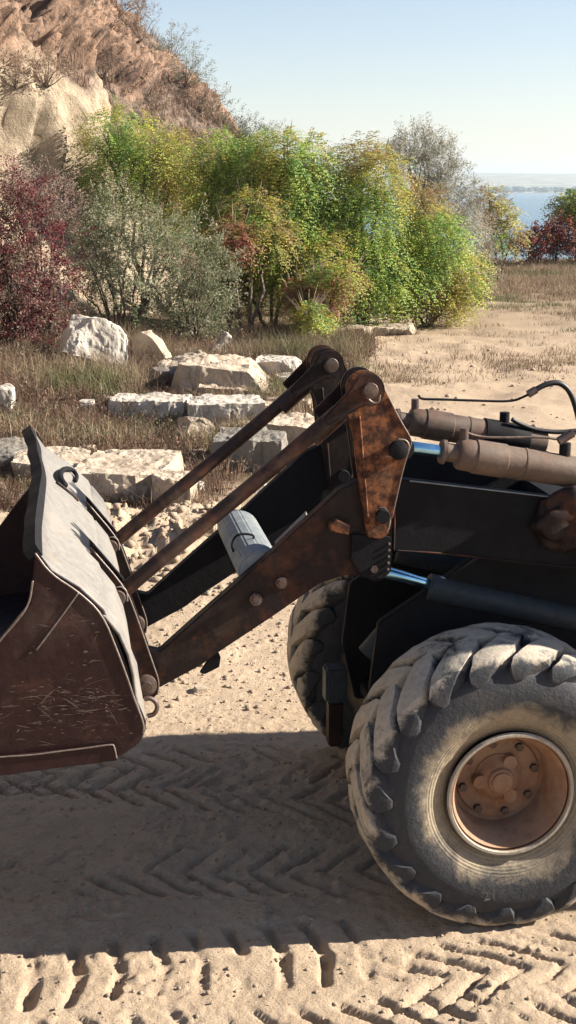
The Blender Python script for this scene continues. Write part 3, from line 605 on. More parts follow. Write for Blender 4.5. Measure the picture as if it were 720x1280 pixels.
# ------------------------------------------------------------------ stones
def stone(label, spec, mat='limestone', name='limestone_block', seed=0, group=None, jag=.05, rough=.035, tilt=(0, 0), chips=3, taper=.0, cat='stone block'):
    """spec: (px centre, py of foot, width_px, height m, depth m, yaw deg)"""
    px, py, wpx, H_, D_, rz = spec; r_ = random.Random(seed + 100)
    g0 = ground_at(px, py, .0); z0 = hz(g0[0], g0[1]); g0 = ground_at(px, py, z0)
    W_ = wpx * g0[1] / F / max(.5, math.cos(R(rz)))
    bm = bmesh.new(); bmesh.ops.create_cube(bm, size=1)
    for v in bm.verts:
        v.co.x *= W_*(1 - taper*(v.co.z > 0)) ; v.co.y *= D_*(1 - taper*.6*(v.co.z > 0)); v.co.z *= H_
        v.co += Vector([r_.uniform(-jag, jag)*3 for _ in range(3)])*Vector((W_, D_, H_)).length*.35
    for i in range(chips):                                         # break corners off
        n_ = Vector((r_.choice((-1, 1))*r_.uniform(.3, 1), r_.uniform(-1, 1), r_.uniform(.1, 1))).normalized()
        ext = max(v.co.dot(n_) for v in bm.verts); res = bmesh.ops.bisect_plane(bm, geom=bm.verts[:]+bm.edges[:]+bm.faces[:], plane_co=n_*ext*r_.uniform(.72, .92), plane_no=n_, clear_outer=True)
        ed = [e for e in res['geom_cut'] if isinstance(e, bmesh.types.BMEdge)]
        if len(ed) > 2: bmesh.ops.contextual_create(bm, geom=ed)
    bmesh.ops.triangulate(bm, faces=bm.faces[:])
    big = max(W_, D_, H_)
    for _ in range(7):
        le = [e for e in bm.edges if e.calc_length() > big/22]
        if not le: break
        bmesh.ops.subdivide_edges(bm, edges=le, cuts=1); bmesh.ops.triangulate(bm, faces=[f for f in bm.faces if len(f.verts) > 3])
    co = np.array([v.co for v in bm.verts]); bm.normal_update(); no = np.array([v.normal for v in bm.verts])
    dn = rough*(fbm(co*3 + seed, 4, seed) + .45*blocks(co*np.array([3.5, 3.5, 5]) + seed, seed, .8) - .5 + .6*np.abs(fbm(co*np.array([9, 9, 4]) + seed, 3, seed+3)))
    for v, c, nn, d in zip(bm.verts, co, no, dn): v.co = Vector(c + nn*d)
    bm.transform(Matrix.Rotation(R(rz), 4, 'Z') @ Matrix.Rotation(R(tilt[0]), 4, 'X') @ Matrix.Rotation(R(tilt[1]), 4, 'Y'))
    zmin = min(v.co.z for v in bm.verts); bmesh.ops.translate(bm, verts=bm.verts[:], vec=(0, D_*.45, -zmin - .05))
    fx = np.array([v.co for v in bm.verts]); lowv = fx[fx[:, 2] < .12]
    if name == 'limestone_block' and len(lowv):
        for q in lowv[rng.integers(0, len(lowv), int(26 + 40*W_))]: STONE_FEET.append((q[0]*1.06 + g0[0], q[1]*1.04 + g0[1] - .05))
    o = obj(name, bm, M[mat]); o.location = (g0[0], g0[1], z0); tag(o, label, cat, group); return o
STONE_FEET = []
GS = 'quarried stone blocks lying in the dry weeds'
ST = [
 ('big white angular boulder before the crimson and silvery shrubs', (116, 464, 88, .74, .9, 14), 'limestone_w', 1, dict(jag=.06, chips=5, tilt=(-8, 8), taper=.25)),
 ('tilted pale slab between the white boulder and the flat mound', (182, 466, 46, .62, .35, -20), 'limestone', 2, dict(jag=.05, chips=4, tilt=(0, -22), taper=.3)),
 ('thin cream slab lying on the weeds behind the flat mound', (232, 458, 60, .26, .8, 5), 'limestone', 3, {}),
 ('large low cream mound of stone in the middle of the pile', (275, 505, 140, .55, 2.2, -6), 'limestone', 4, dict(jag=.04, chips=5, taper=.3, rough=.05)),
 ('small pointed white stone leaning up behind the mound', (275, 452, 24, .55, .3, 10), 'limestone_w', 5, dict(jag=.07, chips=4, tilt=(0, 35), taper=.5)),
 ('grey white slab at the right of the low mound', (345, 482, 58, .42, .9, -8), 'limestone_w', 6, dict(chips=2)),
 ('pale grey squared block at the left of the front row', (186, 531, 98, .36, .8, -5), 'limestone_w', 7, dict(chips=1, jag=.015)),
 ('streaked pale squared block second in the front row', (282, 538, 94, .40, .9, 4), 'limestone_w', 8, dict(chips=1, jag=.015)),
 ('small yellowish stone beside the streaked block', (340, 530, 34, .30, .4, 12), 'limestone', 9, dict(jag=.06)),
 ('dark grey cracked block under the push rods', (312, 590, 88, .40, .9, -4), 'limestone_g', 10, dict(chips=1, jag=.015)),
 ('cream slab with a lit top and shaded front behind the bucket', (152, 628, 112, .34, 1.5, -8), 'limestone', 11, dict(chips=2, jag=.03)),
 ('cream block at the right end of the slab behind the bucket', (216, 636, 52, .34, .5, -8), 'limestone', 12, dict(chips=2)),
 ('white stone cut by the left edge of the view', (-2, 512, 30, .32, .5, 0), 'limestone_w', 13, dict(jag=.05)),
 ('low grey stone at the left edge above the bucket corner', (10, 590, 50, .24, .9, 10), 'limestone_g', 14, dict(jag=.05)),
 ('cream slab seen between the rods and the bell crank', (380, 522, 80, .22, .9, -5), 'limestone', 15, {}),
 ('squared cream block behind the foot of the far bell crank', (375, 566, 74, .40, .8, -5), 'limestone', 16, dict(chips=1)),
 ('thin flat slab in the far grass, the left one', (443, 420, 42, .16, .7, -18), 'limestone', 17, dict(chips=2)),
 ('thin flat slab in the far grass, the right one', (492, 418, 52, .16, .7, -6), 'limestone', 18, dict(chips=2)),
 ('thin flat slab in the far grass just behind the crank top', (425, 433, 36, .12, .5, 8), 'limestone', 19, dict(chips=2)),
 ('small rounded stone on the sand bank between the two rods', (256, 668, 24, .13, .2, 10), 'pebble', 20, dict(jag=.05, chips=4)),
 ('round stone on the lit sand below the near boom arm', (250, 866, 15, .07, .09, 20), 'limestone', 21, dict(jag=.05, chips=5, rough=.004)),
 ('small white stone at the foot of the sand bank by the bucket', (48, 600, 22, .12, .2, 5), 'limestone_w', 22, dict(jag=.05)),
 ('dark brown wedge of stone left of the flat mound', (200, 492, 50, .35, .6, 20), 'limestone_g', 24, dict(jag=.07, chips=5)),
 ('thin broken slab lying on top of the pile under the pointed stone', (300, 470, 74, .20, .9, -12), 'limestone', 25, dict(jag=.05, chips=4, tilt=(0, 6))),
 ('cream slab tipped against the left end of the low mound', (232, 486, 60, .40, .5, 18), 'limestone', 26, dict(jag=.06, chips=5, tilt=(10, -14))),
 ('low cream slab filling the gap behind the second squared block', (300, 508, 110, .30, .9, -2), 'limestone', 27, dict(jag=.05, chips=3)),
 ('broken grey slab at the right end of the pile beyond the upper rod', (372, 492, 50, .34, .8, 14), 'limestone_w', 28, dict(jag=.06, chips=4)),
 ('tilted rough stone under the two squared blocks', (246, 556, 40, .26, .4, 30), 'limestone', 29, dict(jag=.08, chips=5, tilt=(0, 18))),
 ('long low cream slab behind the upper push rod', (330, 548, 120, .16, 1.0, -4), 'limestone', 30, dict(jag=.04, chips=3)),
 ('flat cream slab running out of the left edge behind the bucket', (60, 604, 90, .18, 1.1, 6), 'limestone', 31, dict(jag=.05, chips=3)),
 ('flat broken stone sunk in weeds above the cream slab', (200, 590, 40, .14, .4, 25), 'limestone_g', 23, dict(jag=.05)),
]
for lb, sp, mt, sd_, kw in ST: stone(lb, sp, mt, seed=sd_, group=GS if sd_ not in (20, 21, 22) else None, name='limestone_block' if sd_ not in (20, 21, 22) else 'loose_stone', cat='stone block' if sd_ not in (20, 21, 22) else 'stone', **kw)
rs = random.Random(5)
for i in range(34):                                                 # broken pieces between the blocks
    px = rs.uniform(90, 400); py = rs.choice((rs.uniform(470, 560), rs.uniform(560, 640)))
    if px > 330 and py > 560: px -= 150
    stone('small pale broken stone lying among the quarried blocks', (px, py, rs.uniform(8, 20), rs.uniform(.07, .16), rs.uniform(.1, .2), rs.uniform(-40, 40)), rs.choice(('limestone', 'limestone_w')), 'broken_stone', 200+i, 'small broken stones among the blocks', jag=.08, chips=4, rough=.01, cat='stone')
sf_ = np.array(STONE_FEET); sf_ = sf_ + rng.normal(size=sf_.shape)*.05
blade_obj('weeds_at_stones', 'dry weeds grown up round the feet of the stone blocks', 'weeds', *blades(sf_[:, 0], sf_[:, 1], ground_h(sf_[:, 0], sf_[:, 1]), rng.uniform(.10, .30, len(sf_)), 12, .06, pal(BRN + STRAW, len(sf_)), .009, .7))
# loose gravel: too many to count
def pebbles(name, label, X_, Y_, S_, mat):
    n = len(X_); ico = bmesh.new(); bmesh.ops.create_icosphere(ico, subdivisions=1, radius=1); bv = np.array([v.co for v in ico.verts]); bf = np.array([[v.index for v in f.verts] for f in ico.faces]); ico.free()
    sc_ = rng.uniform(.55, 1.2, (n, 1, 3)) * S_[:, None, None]; jit = 1 + rng.uniform(-.28, .28, (n, len(bv), 1)); th = rng.uniform(0, 6.28, n)
    v = bv[None]*jit*sc_; c, s = np.cos(th)[:, None], np.sin(th)[:, None]; v = np.stack([v[..., 0]*c - v[..., 1]*s, v[..., 0]*s + v[..., 1]*c, v[..., 2]*.7], -1)
    Z_ = ground_h(X_, Y_); v = v + np.stack([X_, Y_, Z_ + S_*.2], -1)[:, None]
    f = (bf[None] + (np.arange(n)*len(bv))[:, None, None]).reshape(-1, 3)
    tag(obj(name, np_mesh(name, v.reshape(-1, 3), f), mat), label, 'gravel', kind='stuff')
n = 11000; X_ = rng.uniform(-2.2, 3.2, n); Y_ = rng.uniform(4.6, 11.5, n); S_ = .0028 + .013*rng.uniform(0, 1, n)**5; S_ *= 1 + .8*(Y_ > 8.5)
n2 = 900; X2 = -1.2 + rng.normal(size=n2)*1.1; Y2 = 12.8 + rng.normal(size=n2)*.8; S2 = .012 + .05*rng.uniform(0, 1, n2)**3
pebbles('loose_gravel', 'small loose clods and pebbles strewn over the sandy ground', np.concatenate([X_, X2]), np.concatenate([Y_, Y2]), np.concatenate([S_, S2]), M['pebble'])
n = 700; X_ = rng.uniform(.3, 9, n); Y_ = 13 + 18*rng.uniform(0, 1, n); pebbles('field_gravel', 'scattered small stones on the dry ground behind the machine', X_, Y_, .012 + .05*rng.uniform(0, 1, n)**4, M['pebble'])

# ------------------------------------------------------------------ the wheel loader
LD = empty('wheel_loader', tuple(ORG), YAW)
tag(LD, 'rusty dark brown wheel loader with raised scratched bucket and big dusty lugged tyres', 'wheel loader')
def plate(name, px, k, th, mat, parent=LD, bev=.005, raw=False):
    pts = px if raw else [T(x, y, k) for x, y in px]
    bm = bmesh.new(); a = [bm.verts.new((x, k, z)) for x, z in pts]; f = bm.faces.new(a)
    r = bmesh.ops.extrude_face_region(bm, geom=[f]); bmesh.ops.translate(bm, verts=[v for v in r['geom'] if isinstance(v, bmesh.types.BMVert)], vec=(0, th, 0))
    bmesh.ops.recalc_face_normals(bm, faces=bm.faces[:])
    if bev: bmesh.ops.bevel(bm, geom=bm.edges[:], offset=bev, segments=2, affect='EDGES', clamp_overlap=True)
    return obj(name, bm, M[mat], parent)
def cyl(name, a, b_, r, mat, parent=LD, seg=28, prof=None, smooth_=True):
    """lathe along a->b; prof: list of (t in 0..1 or metres from a if >1 not used, radius)"""
    a = Vector(a); b_ = Vector(b_); d = b_ - a; L = d.length; q = d.to_track_quat('Z', 'Y'); bm = bmesh.new()
    prof = prof or [(0, 0), (0, r*.93), (.01*min(1, .4/L), r), (1-.01*min(1, .4/L), r), (1, r*.93), (1, 0)]
    rings = []
    for t, rr in prof:
        if rr <= 0: rings.append([bm.verts.new(a + d*t)]); continue
        rings.append([bm.verts.new(a + d*t + q @ Vector((rr*math.cos(2*math.pi*i/seg), rr*math.sin(2*math.pi*i/seg), 0))) for i in range(seg)])
    for A_, B_ in zip(rings, rings[1:]):
        for i in range(seg):
            j = (i+1) % seg
            if len(A_) == 1 and len(B_) > 1: bm.faces.new((A_[0], B_[i], B_[j]))
            elif len(B_) == 1 and len(A_) > 1: bm.faces.new((A_[i], B_[0], A_[j]))
            elif len(A_) > 1: bm.faces.new((A_[i], B_[i], B_[j], A_[j]))
    bmesh.ops.recalc_face_normals(bm, faces=bm.faces[:])
    o = obj(name, bm, M[mat], parent)
    if smooth_:
        o.data.polygons.foreach_set('use_smooth', [True]*len(o.data.polygons)); o.data.set_sharp_from_angle(angle=R(40))
    return o
def pipe(name, pts, r, mat, parent=LD, seg=10, closed=False, caps=True):
    P_ = [Vector(p) for p in pts]
    for _ in range(2):                                   # round the corners
        Q = [P_[0]]
        for a, b_ in zip(P_, P_[1:]): Q += [a.lerp(b_, .25), a.lerp(b_, .75)]
        P_ = Q + [P_[-1]]
    rs = r if isinstance(r, (list, tuple)) else None
    bm = bmesh.new(); rings = []; prev = None
    for i, p in enumerate(P_):
        t = (P_[min(i+1, len(P_)-1)] - P_[max(i-1, 0)]).normalized()
        if prev is None: u = t.orthogonal().normalized()
        else: u = (prev - t*prev.dot(t)).normalized()
        prev = u; w_ = t.cross(u); rr = r if rs is None else rs[0] + (rs[1]-rs[0])*i/(len(P_)-1)
        rings.append([bm.verts.new(p + u*rr*math.cos(2*math.pi*k/seg) + w_*rr*math.sin(2*math.pi*k/seg)) for k in range(seg)])
    for A_, B_ in zip(rings, rings[1:]):
        for k in range(seg): bm.faces.new((A_[k], A_[(k+1) % seg], B_[(k+1) % seg], B_[k]))
    bm.faces.new(rings[0][::-1]); bm.faces.new(rings[-1])
    bmesh.ops.recalc_face_normals(bm, faces=bm.faces[:])
    return obj(name, bm, M[mat], parent, True)
def pin(name, px, py, k, r, ln, mat='bolt', parent=LD, hexa=False):
    x, z = T(px, py, k)
    return cyl(name, (x, k, z), (x, k+ln, z), r, mat, parent, 6 if hexa else 24, smooth_=not hexa)

KN, KF = -.14, 2.48
# --- bucket
BP = [(44, 692), (63, 718), (98, 740), (128, 768), (147, 815), (160, 850), (168, 875), (180, 905), (179, 918), (172, 932), (150, 946), (75, 957), (0, 967), (-80, 978), (-190, 990)]
bp = [T(x, y, KN) for x, y in BP]
def bucket_profile(k):                                # far end bent slightly up and forward by wear
    t = (k - KN) / (KF - KN); return [(x - .075*t*max(0, 1-i/4), z + .055*t*max(0, 1-i/4)) for i, (x, z) in enumerate(bp)]
nk = 44; ks = np.linspace(KN + .03, KF - .03, nk); V_ = []
for k in ks:
    pr = bucket_profile(k); t = (k-KN)/(KF-KN); wav = .050*math.exp(-((t-.50)/.24)**2) + .020*math.exp(-((t-.80)/.10)**2)
    for i, (x, z) in enumerate(pr):
        w_ = wav*max(0, 1-i/2.5); V_.append((x + w_*.9, k, z + w_*.5 + .006*math.sin(k*9+i)))
me = np_mesh('bucket', V_, grid_faces(nk, len(bp)))
me.materials.append(M['bucket_in'])
bucket = obj('bucket', me, None, LD)
sm = bucket.modifiers.new('thickness', 'SOLIDIFY'); sm.thickness = .022; sm.offset = 0
me.materials.append(M['bucket_back']); sm.material_offset = 1
def side_plate(k, th):
    pr = bucket_profile(k); front = [T(-140, 930, KN), T(-60, 880, KN), T(0, 800, KN), T(37, 755, KN), T(41, 725, KN)]
    pts = [(x, z) for x, z in pr] + front
    return plate('side_plate', pts, k, th, 'bucket', bucket, .006, raw=True)
near_side = side_plate(KN, .03); side_plate(KF - .03, .03)
# scuffs and gouges on the outer face: bare-metal strokes of many lengths
def strokes(name, k, poly, n, par, seed):
    r_ = random.Random(seed); V_ = []; F_ = []
    def inside(x, y):
        c = False
        for (x1, y1), (x2, y2) in zip(poly, poly[1:]+poly[:1]):
            if (y1 > y) != (y2 > y) and x < (x2-x1)*(y-y1)/(y2-y1)+x1: c = not c
        return c
    for _ in range(n):
        cx = r_.gauss(90, 55); cy = r_.choice((r_.gauss(895, 22), r_.gauss(870, 10), r_.gauss(830, 60))); a = r_.choice((0, 0, 0, .12, -.2, r_.uniform(-1.2, 1.2))) + r_.gauss(0, .10)
        L = min(46, 3 + r_.expovariate(1/9)); w = r_.choice((.25, .35, .5, 1.5 if L < 12 else .6, .9)); bend = r_.gauss(0, .5)/max(L, 8); m = max(3, int(L/3)); pts = []; x, y = cx, cy
        for q in range(m): x += math.cos(a)*L/m; y += math.sin(a)*L/m + r_.gauss(0, .28); a += bend + r_.gauss(0, .05); pts.append((x, y))
        if not all(inside(*p) for p in pts): continue
        b0 = len(V_)
        for i, (x, y) in enumerate(pts):
            ww = w*(1 - abs(2*i/(m-1)-1)**2*.9)*r_.uniform(.5, 1.2); nx, ny = -math.sin(a), math.cos(a)
            for sg in (-1, 1): V_.append(T3(x + nx*ww*sg, y + ny*ww*sg, k))
            if i: F_.append((b0+2*i-2, b0+2*i-1, b0+2*i+1, b0+2*i))
    bm = bmesh.new(); bm.from_mesh(par.data); vs3 = [bm.verts.new(v) for v in V_]
    for f in F_: bm.faces.new([vs3[i] for i in f]).material_index = 1
    bm.to_mesh(par.data); bm.free(); par.data.materials.append(M['scuff'])
strokes('scuff_marks', KN - .0025, [(44, 710), (64, 728), (98, 750), (124, 775), (155, 850), (172, 895), (172, 920), (160, 928), (70, 934), (0, 942), (-60, 945), (-60, 890), (0, 806), (38, 760)], 300, near_side, 3)
# curved back reinforcement between the side plates
RB = [T(x, y, -.08) for x, y in [(112, 766), (131, 768), (149, 790), (160, 815), (166, 840), (169, 866), (172, 884)]]
me = np_mesh('back_band', [(x, k, z) for k in (-.115, .5, 1.2, 1.9, 2.44) for x, z in RB], grid_faces(5, len(RB)), None, True); bb = obj('back_band', me, M['bucket_back'], bucket)
sm2 = bb.modifiers.new('thickness', 'SOLIDIFY'); sm2.thickness = .014; sm2.offset = 0
pipe('weld_seam', [(x, -.11, z) for x, z in RB], .0045, 'edge', bucket, 6)
# thick worn top lip, following the shell edge
lp = [Vector(V_[i*len(bp)]) for i in range(nk)]
bm = bmesh.new(); rg = []
for i, p in enumerate(lp):
    q = Vector(V_[i*len(bp)+1]) - p; q.normalize(); n_ = Vector((q.z, 0, -q.x)); n_ = -n_ if n_.x > 0 else n_
    wob = .003*math.sin(i*.9); rg.append([bm.verts.new(p + o_) for o_ in (-q*.02 + Vector((.012, 0, .02)), q*.075*.4 + Vector((.012, 0, .012)), q*.01 + n_*(.040+wob), -q*.028 + n_*(.040+wob))])
for A_, B_ in zip(rg, rg[1:]):
    for k in range(4): bm.faces.new((A_[k], A_[(k+1) % 4], B_[(k+1) % 4], B_[k]))
bm.faces.new(rg[0][::-1]); bm.faces.new(rg[-1]); bmesh.ops.recalc_face_normals(bm, faces=bm.faces[:])
obj('top_lip', bm, M['arm_dark'], bucket)
plate('wear_strip', [(-190, 972), (0, 947), (70, 940), (143, 931), (147, 951), (75, 960), (0, 970), (-190, 994)], KN - .022, .022, 'bucket', bucket, .003)
pipe('weld_seam', [T3(x, y, KN - .025) for x, y in [(-60, 953), (0, 946), (40, 944), (75, 939), (110, 935), (141, 930), (143, 934), (146, 948)]], .0035, 'edge', bucket, 6)
pipe('weld_seam', [T3(x, y, KN - .003) for x, y in [(98, 741), (75, 773), (45, 813)]], .004, 'edge', bucket, 6)
pipe('weld_seam', [(x, KN - .001, z + .002) for x, z in bp[:9]], .0045, 'edge', bucket, 6)
pipe('weld_seam', [T3(x, y, KN) for x, y in [(41, 726), (37, 755), (20, 778), (0, 800), (-60, 880)]], .004, 'edge', bucket, 6)
pl0 = np.array([bp[0][0], bp[0][1]]); pl1 = np.array([bp[3][0], bp[3][1]])
def on_back(px, py, lift=.02):                        # the pixel's point on the bucket's upper back sheet
    lo, hi = KN, KF; nrm = np.array([-(pl1-pl0)[1], (pl1-pl0)[0]])
    for _ in range(40):
        mid_ = (lo+hi)/2; q = np.array(T(px, py, mid_)); 
        if (q-pl0) @ nrm > 0: lo = mid_
        else: hi = mid_
    x, z = T(px, py, mid_); nn = nrm/np.linalg.norm(nrm); return (x + nn[0]*lift, mid_, z + nn[1]*lift)
hk = [on_back(x, y, .03) for x, y in [(76, 612), (70, 603), (71, 594), (78, 590), (87, 592), (92, 600), (90, 606)]]
pipe('hook', hk, [.019, .010], 'arm_dark', bucket, 10)
pipe('hook_bar', [on_back(x, y, .018) for x, y in [(68, 606), (82, 617), (95, 629)]], .010, 'arm', bucket, 8)
hk = [T3(x, y, .30) for x, y in [(180, 874), (187, 872), (195, 877), (197, 885), (193, 893), (184, 895)]]
pipe('hook', hk, .011, 'bolt', bucket, 10)
# brackets welded on the back of the bucket
def bracket(kk, dx=0):
    NB = [(112, 684), (118, 690), (157, 735), (170, 768), (192, 832), (199, 852), (197, 868), (187, 877), (174, 872), (168, 858), (166, 835), (160, 810), (148, 786), (130, 768), (120, 745)]
    pts = [T(x, y, .62) for x, y in NB]
    for j, kq in enumerate((kk, kk+.15)):
        p = plate('bracket_plate', pts, kq, .026, 'arm', bucket, .004, raw=True)
        e = [T(x, y, .62) for x, y in NB[1:7]]
        pipe('weld_seam', [(x, kq-.001, z) for x, z in e], .004, 'edge', bucket, 6)
    x, z = T(183, 857, .60)
    cyl('pin', (x, kk-.03, z), (x, kk+.22, z), .05, 'bolt', bucket)
    cyl('pin', (x, kk-.045, z), (x, kk-.028, z), .026, 'bolt', bucket)
    x, z = T(147, 748, .60)
    cyl('pin', (x, kk-.025, z), (x, kk+.2, z), .038, 'bolt', bucket)
    pipe('pin_keeper', [(x-.01, kk-.01, z+.05), (x+.02, kk-.01, z+.055), (x+.045, kk-.01, z+.03), (x+.045, kk-.01, z-.02)], .0045, 'edge', bucket, 6)
bracket(.62); bracket(1.565)
# curved reinforcing rib on the back, right behind the side plate
x0, z0 = T(128, 768, KN)
# --- boom arms
NA = [(186, 812), (200, 815), (232, 786), (300, 726), (340, 691), (362, 670), (395, 640), (425, 612), (450, 600), (492, 600), (491, 690), (489, 716), (455, 720), (430, 720), (400, 730), (340, 772), (275, 815), (252, 832), (200, 860), (178, 868), (172, 852)]
na_ = [T(x, y, .66) for x, y in NA]
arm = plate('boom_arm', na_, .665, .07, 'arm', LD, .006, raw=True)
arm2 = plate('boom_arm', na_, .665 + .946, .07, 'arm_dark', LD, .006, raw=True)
AR = [T(x, y, .66) for x, y in [(493, 600), (510, 600), (695, 622), (790, 640), (790, 715), (700, 712), (560, 695), (492, 690)]]
plate('arm_rear', AR, .668, .064, 'arm_dark', arm, .006, raw=True); plate('arm_rear', AR, .668 + .946, .064, 'arm_dark', arm2, .006, raw=True)
pipe('weld_seam', [T3(x, y, .664) for x, y in [(494, 603), (493, 650), (492, 688)]], .006, 'arm', arm, 6)
pipe('weld_seam', [T3(x, y, .664) for x, y in [(494, 688), (560, 692), (700, 708), (780, 712)]], .005, 'arm', arm, 6)
plate('arm_pad', [(273, 815), (276, 822), (274, 834), (256, 843), (250, 841), (262, 822)], .70, .02, 'arm_dark', arm, .002)
for (px, py, r_) in ((320, 750, .030), (352, 729, .028), (468, 712, .036)):
    p_ = pin('bolt', px, py, .64, r_, .03, 'bolt', arm); pin('bolt', px, py, .628, r_*.55, .02, 'bolt', arm, True)
pin('boss', 467, 712, .652, .05, .02, 'arm', arm); plate('arm_block', [(414, 655), (421, 650), (438, 658), (436, 669), (413, 664)], .61, .06, 'rust', arm, .003)
plate('lock_tab', [(443, 704), (456, 706), (457, 713), (445, 712)], .645, .02, 'edge', arm, .002)
pipe('pin_keeper', [T3(x, y, .625) for x, y in [(474, 634), (482, 634), (488, 645), (486, 660), (483, 664)]], .006, 'edge', arm, 6)
# bolted lift cylinder bracket under the bell crank
plate('lug_plate', [(440, 668), (490, 672), (488, 716), (478, 724), (452, 722), (438, 700)], .635, .028, 'arm_dark', arm, .004)
for i in range(5): pin('rivet', 487 - i*.4, 680 + i*8, .628, .006, .01, 'edge', arm)
# cross tube between the arms
a_, b_ = .70, 1.63
cxz = T(327, 716, .70); sec = [(cxz[0] + .112*math.cos(2*math.pi*i/14+.2), cxz[1] + .100*math.sin(2*math.pi*i/14+.2)) for i in range(14)]
bm = bmesh.new(); A_ = [bm.verts.new((x, a_+.03, z)) for x, z in sec]; B_ = [bm.verts.new((x, b_, z)) for x, z in sec]
for i in range(len(sec)): j = (i+1) % len(sec); bm.faces.new((A_[i], A_[j], B_[j], B_[i]))
bm.faces.new(A_[::-1]); bm.faces.new(B_); bmesh.ops.recalc_face_normals(bm, faces=bm.faces[:]); bmesh.ops.bevel(bm, geom=bm.edges[:], offset=.008, segments=2, affect='EDGES')
ct = obj('cross_tube', bm, M['teal'], LD)
# upright gusset of the cross tube, its lit edge shows above the near arm
g_ = [T(x, y, .80) for x, y in [(342, 688), (381, 650), (383, 654), (352, 694)]]
bm = bmesh.new(); A_ = [bm.verts.new((x, .74, z)) for x, z in g_]; B_ = [bm.verts.new((x + .015, .86, z + .03)) for x, z in g_]
for i in range(4): j = (i+1) % 4; bm.faces.new((A_[i], A_[j], B_[j], B_[i]))
bm.faces.new(A_[::-1]); bm.faces.new(B_); bmesh.ops.recalc_face_normals(bm, faces=bm.faces[:]); obj('gusset', bm, M['bucket_back'], ct)
pipe('grease_line', [T3(x, y, .98) for x, y in [(292, 690), (289, 680), (296, 667), (318, 668), (316, 676)]], .006, 'arm_dark', ct, 6)
# --- bell cranks
def arc(cx, cy, rx, ry, a0, a1, n): return [(cx + rx*math.cos(R(a0+(a1-a0)*i/n)), cy - ry*math.sin(R(a0+(a1-a0)*i/n))) for i in range(n+1)]
BC = arc(456, 487, 23, 24, 200, 20, 10) + [(486, 497), (500, 525), (515, 548), (515, 556), (505, 580), (488, 655), (486, 668)] + [(476, 674), (460, 672), (456, 650), (447, 590), (441, 540), (434, 520)]
bc = [T(x, y, .62) for x, y in BC]
def crank(kk, m1):
    c = plate('bell_crank', bc, kk, .032, m1, LD, .005, raw=True)
    plate('crank_plate', bc, kk+.125, .03, 'arm', c, .005, raw=True)
    x, z = T(460, 487, .62); cyl('pin', (x, kk-.05, z), (x, kk+.19, z), .04, 'bolt', c)
    x, z = T(497, 562, .62); cyl('pin', (x, kk-.03, z), (x, kk+.19, z), .045, 'arm_dark', c)
    x, z = T(478, 645, .62); cyl('pin', (x, kk-.02, z), (x, kk+.19, z), .035, 'arm_dark', c)
    pipe('weld_seam', [(x, kk-.001, z) for x, z in [T(x, y, .62) for x, y in [(486, 497), (500, 525), (514, 548), (514, 556), (505, 580), (490, 648)]]], .003, 'edge', c, 6)
    pipe('weld_seam', [(x, kk-.002, z) for x, z in [T(x, y, .62) for x, y in [(449, 520), (455, 590), (460, 655)]]], .006, m1, c, 6)
    return c
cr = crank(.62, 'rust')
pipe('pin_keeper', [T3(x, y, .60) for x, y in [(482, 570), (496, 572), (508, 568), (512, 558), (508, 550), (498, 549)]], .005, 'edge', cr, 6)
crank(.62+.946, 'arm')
# --- push rods with forked eyes
def rod(kk, bow):
    a = Vector((*T(150, 741, .70), 0)); a = Vector((a.x, kk, a.y)); e = T(458, 490, .70); e = Vector((e[0], kk, e[1])); pts = []
    for px, py in [(152, 741), (200, 700), (262, 650), (330, 594), (398, 536), (430, 508)]:
        x, z = T(px, py, .70); pts.append((x, kk, z))
    r_ = pipe('push_rod', pts, .036, 'rod', LD, 16)
    eye = [T(x, y, .57) for x, y in arc(463, 488, 19, 21, 100, -110, 8) + [(445, 513), (412, 534), (403, 524), (434, 492), (448, 472)]]
    plate('rod_eye', eye, kk - .128, .03, 'arm', r_, .006, raw=True); plate('rod_eye', eye, kk + .10, .03, 'arm', r_, .006, raw=True)
    x, z = T(462, 487, .57); cyl('pin', (x, kk-.16, z), (x, kk-.12, z), .033, 'bolt', r_)
    pipe('pin_keeper', [T3(x, y, .55+kk-.70) for x, y in [(459, 497), (466, 504), (474, 503), (475, 494)]], .005, 'edge', r_, 6)
    x, z = T(417, 524, .70); cyl('clevis', (x-.11, kk, z-.09), (x+.03, kk, z+.03), .048, 'rod', r_, 10)
rod(.70, 0); rod(.70+.946, 0)
# --- tilt cylinders
def tilt(kk):
    A0 = T(500, 559, .70); U = lambda px, py: (lambda q: (q[0], kk, q[1]))(T(px, py, .70))
    b = cyl('tilt_cylinder', U(572, 567), U(760, 597), .078, 'cyl', LD, 36, [(0, 0), (0, .07), (.02, .078), (.10, .078), (.105, .084), (.30, .084), (.305, .078), (.42, .078), (.422, .081), (.44, .081), (.442, .078), (.80, .078), (.802, .084), (.86, .084), (.862, .078), (1, .078), (1, 0)])
    cyl('piston_rod', U(500, 557), U(574, 567.5), .030, 'chrome', b)
    cyl('gland', U(551, 564), U(573, 567.3), .056, 'cyl', b, 30, [(0, 0), (0, .058), (.2, .062), (.25, .045), (.9, .045), (1, .07), (1, 0)])
    x, z = A0; cyl('rod_eye', (x, kk-.045, z), (x, kk+.045, z), .06, 'arm_dark', b)
    q = U(580, 548); cyl('oil_port', (q[0], kk, q[2]-.03), (q[0], kk, q[2]+.05), .022, 'bolt', b, 14)
    q = U(706, 566); cyl('oil_port', (q[0], kk, q[2]-.03), (q[0], kk, q[2]+.05), .028, 'arm_dark', b, 14)
    return b
t1 = tilt(.70); t2 = tilt(.70+.946)
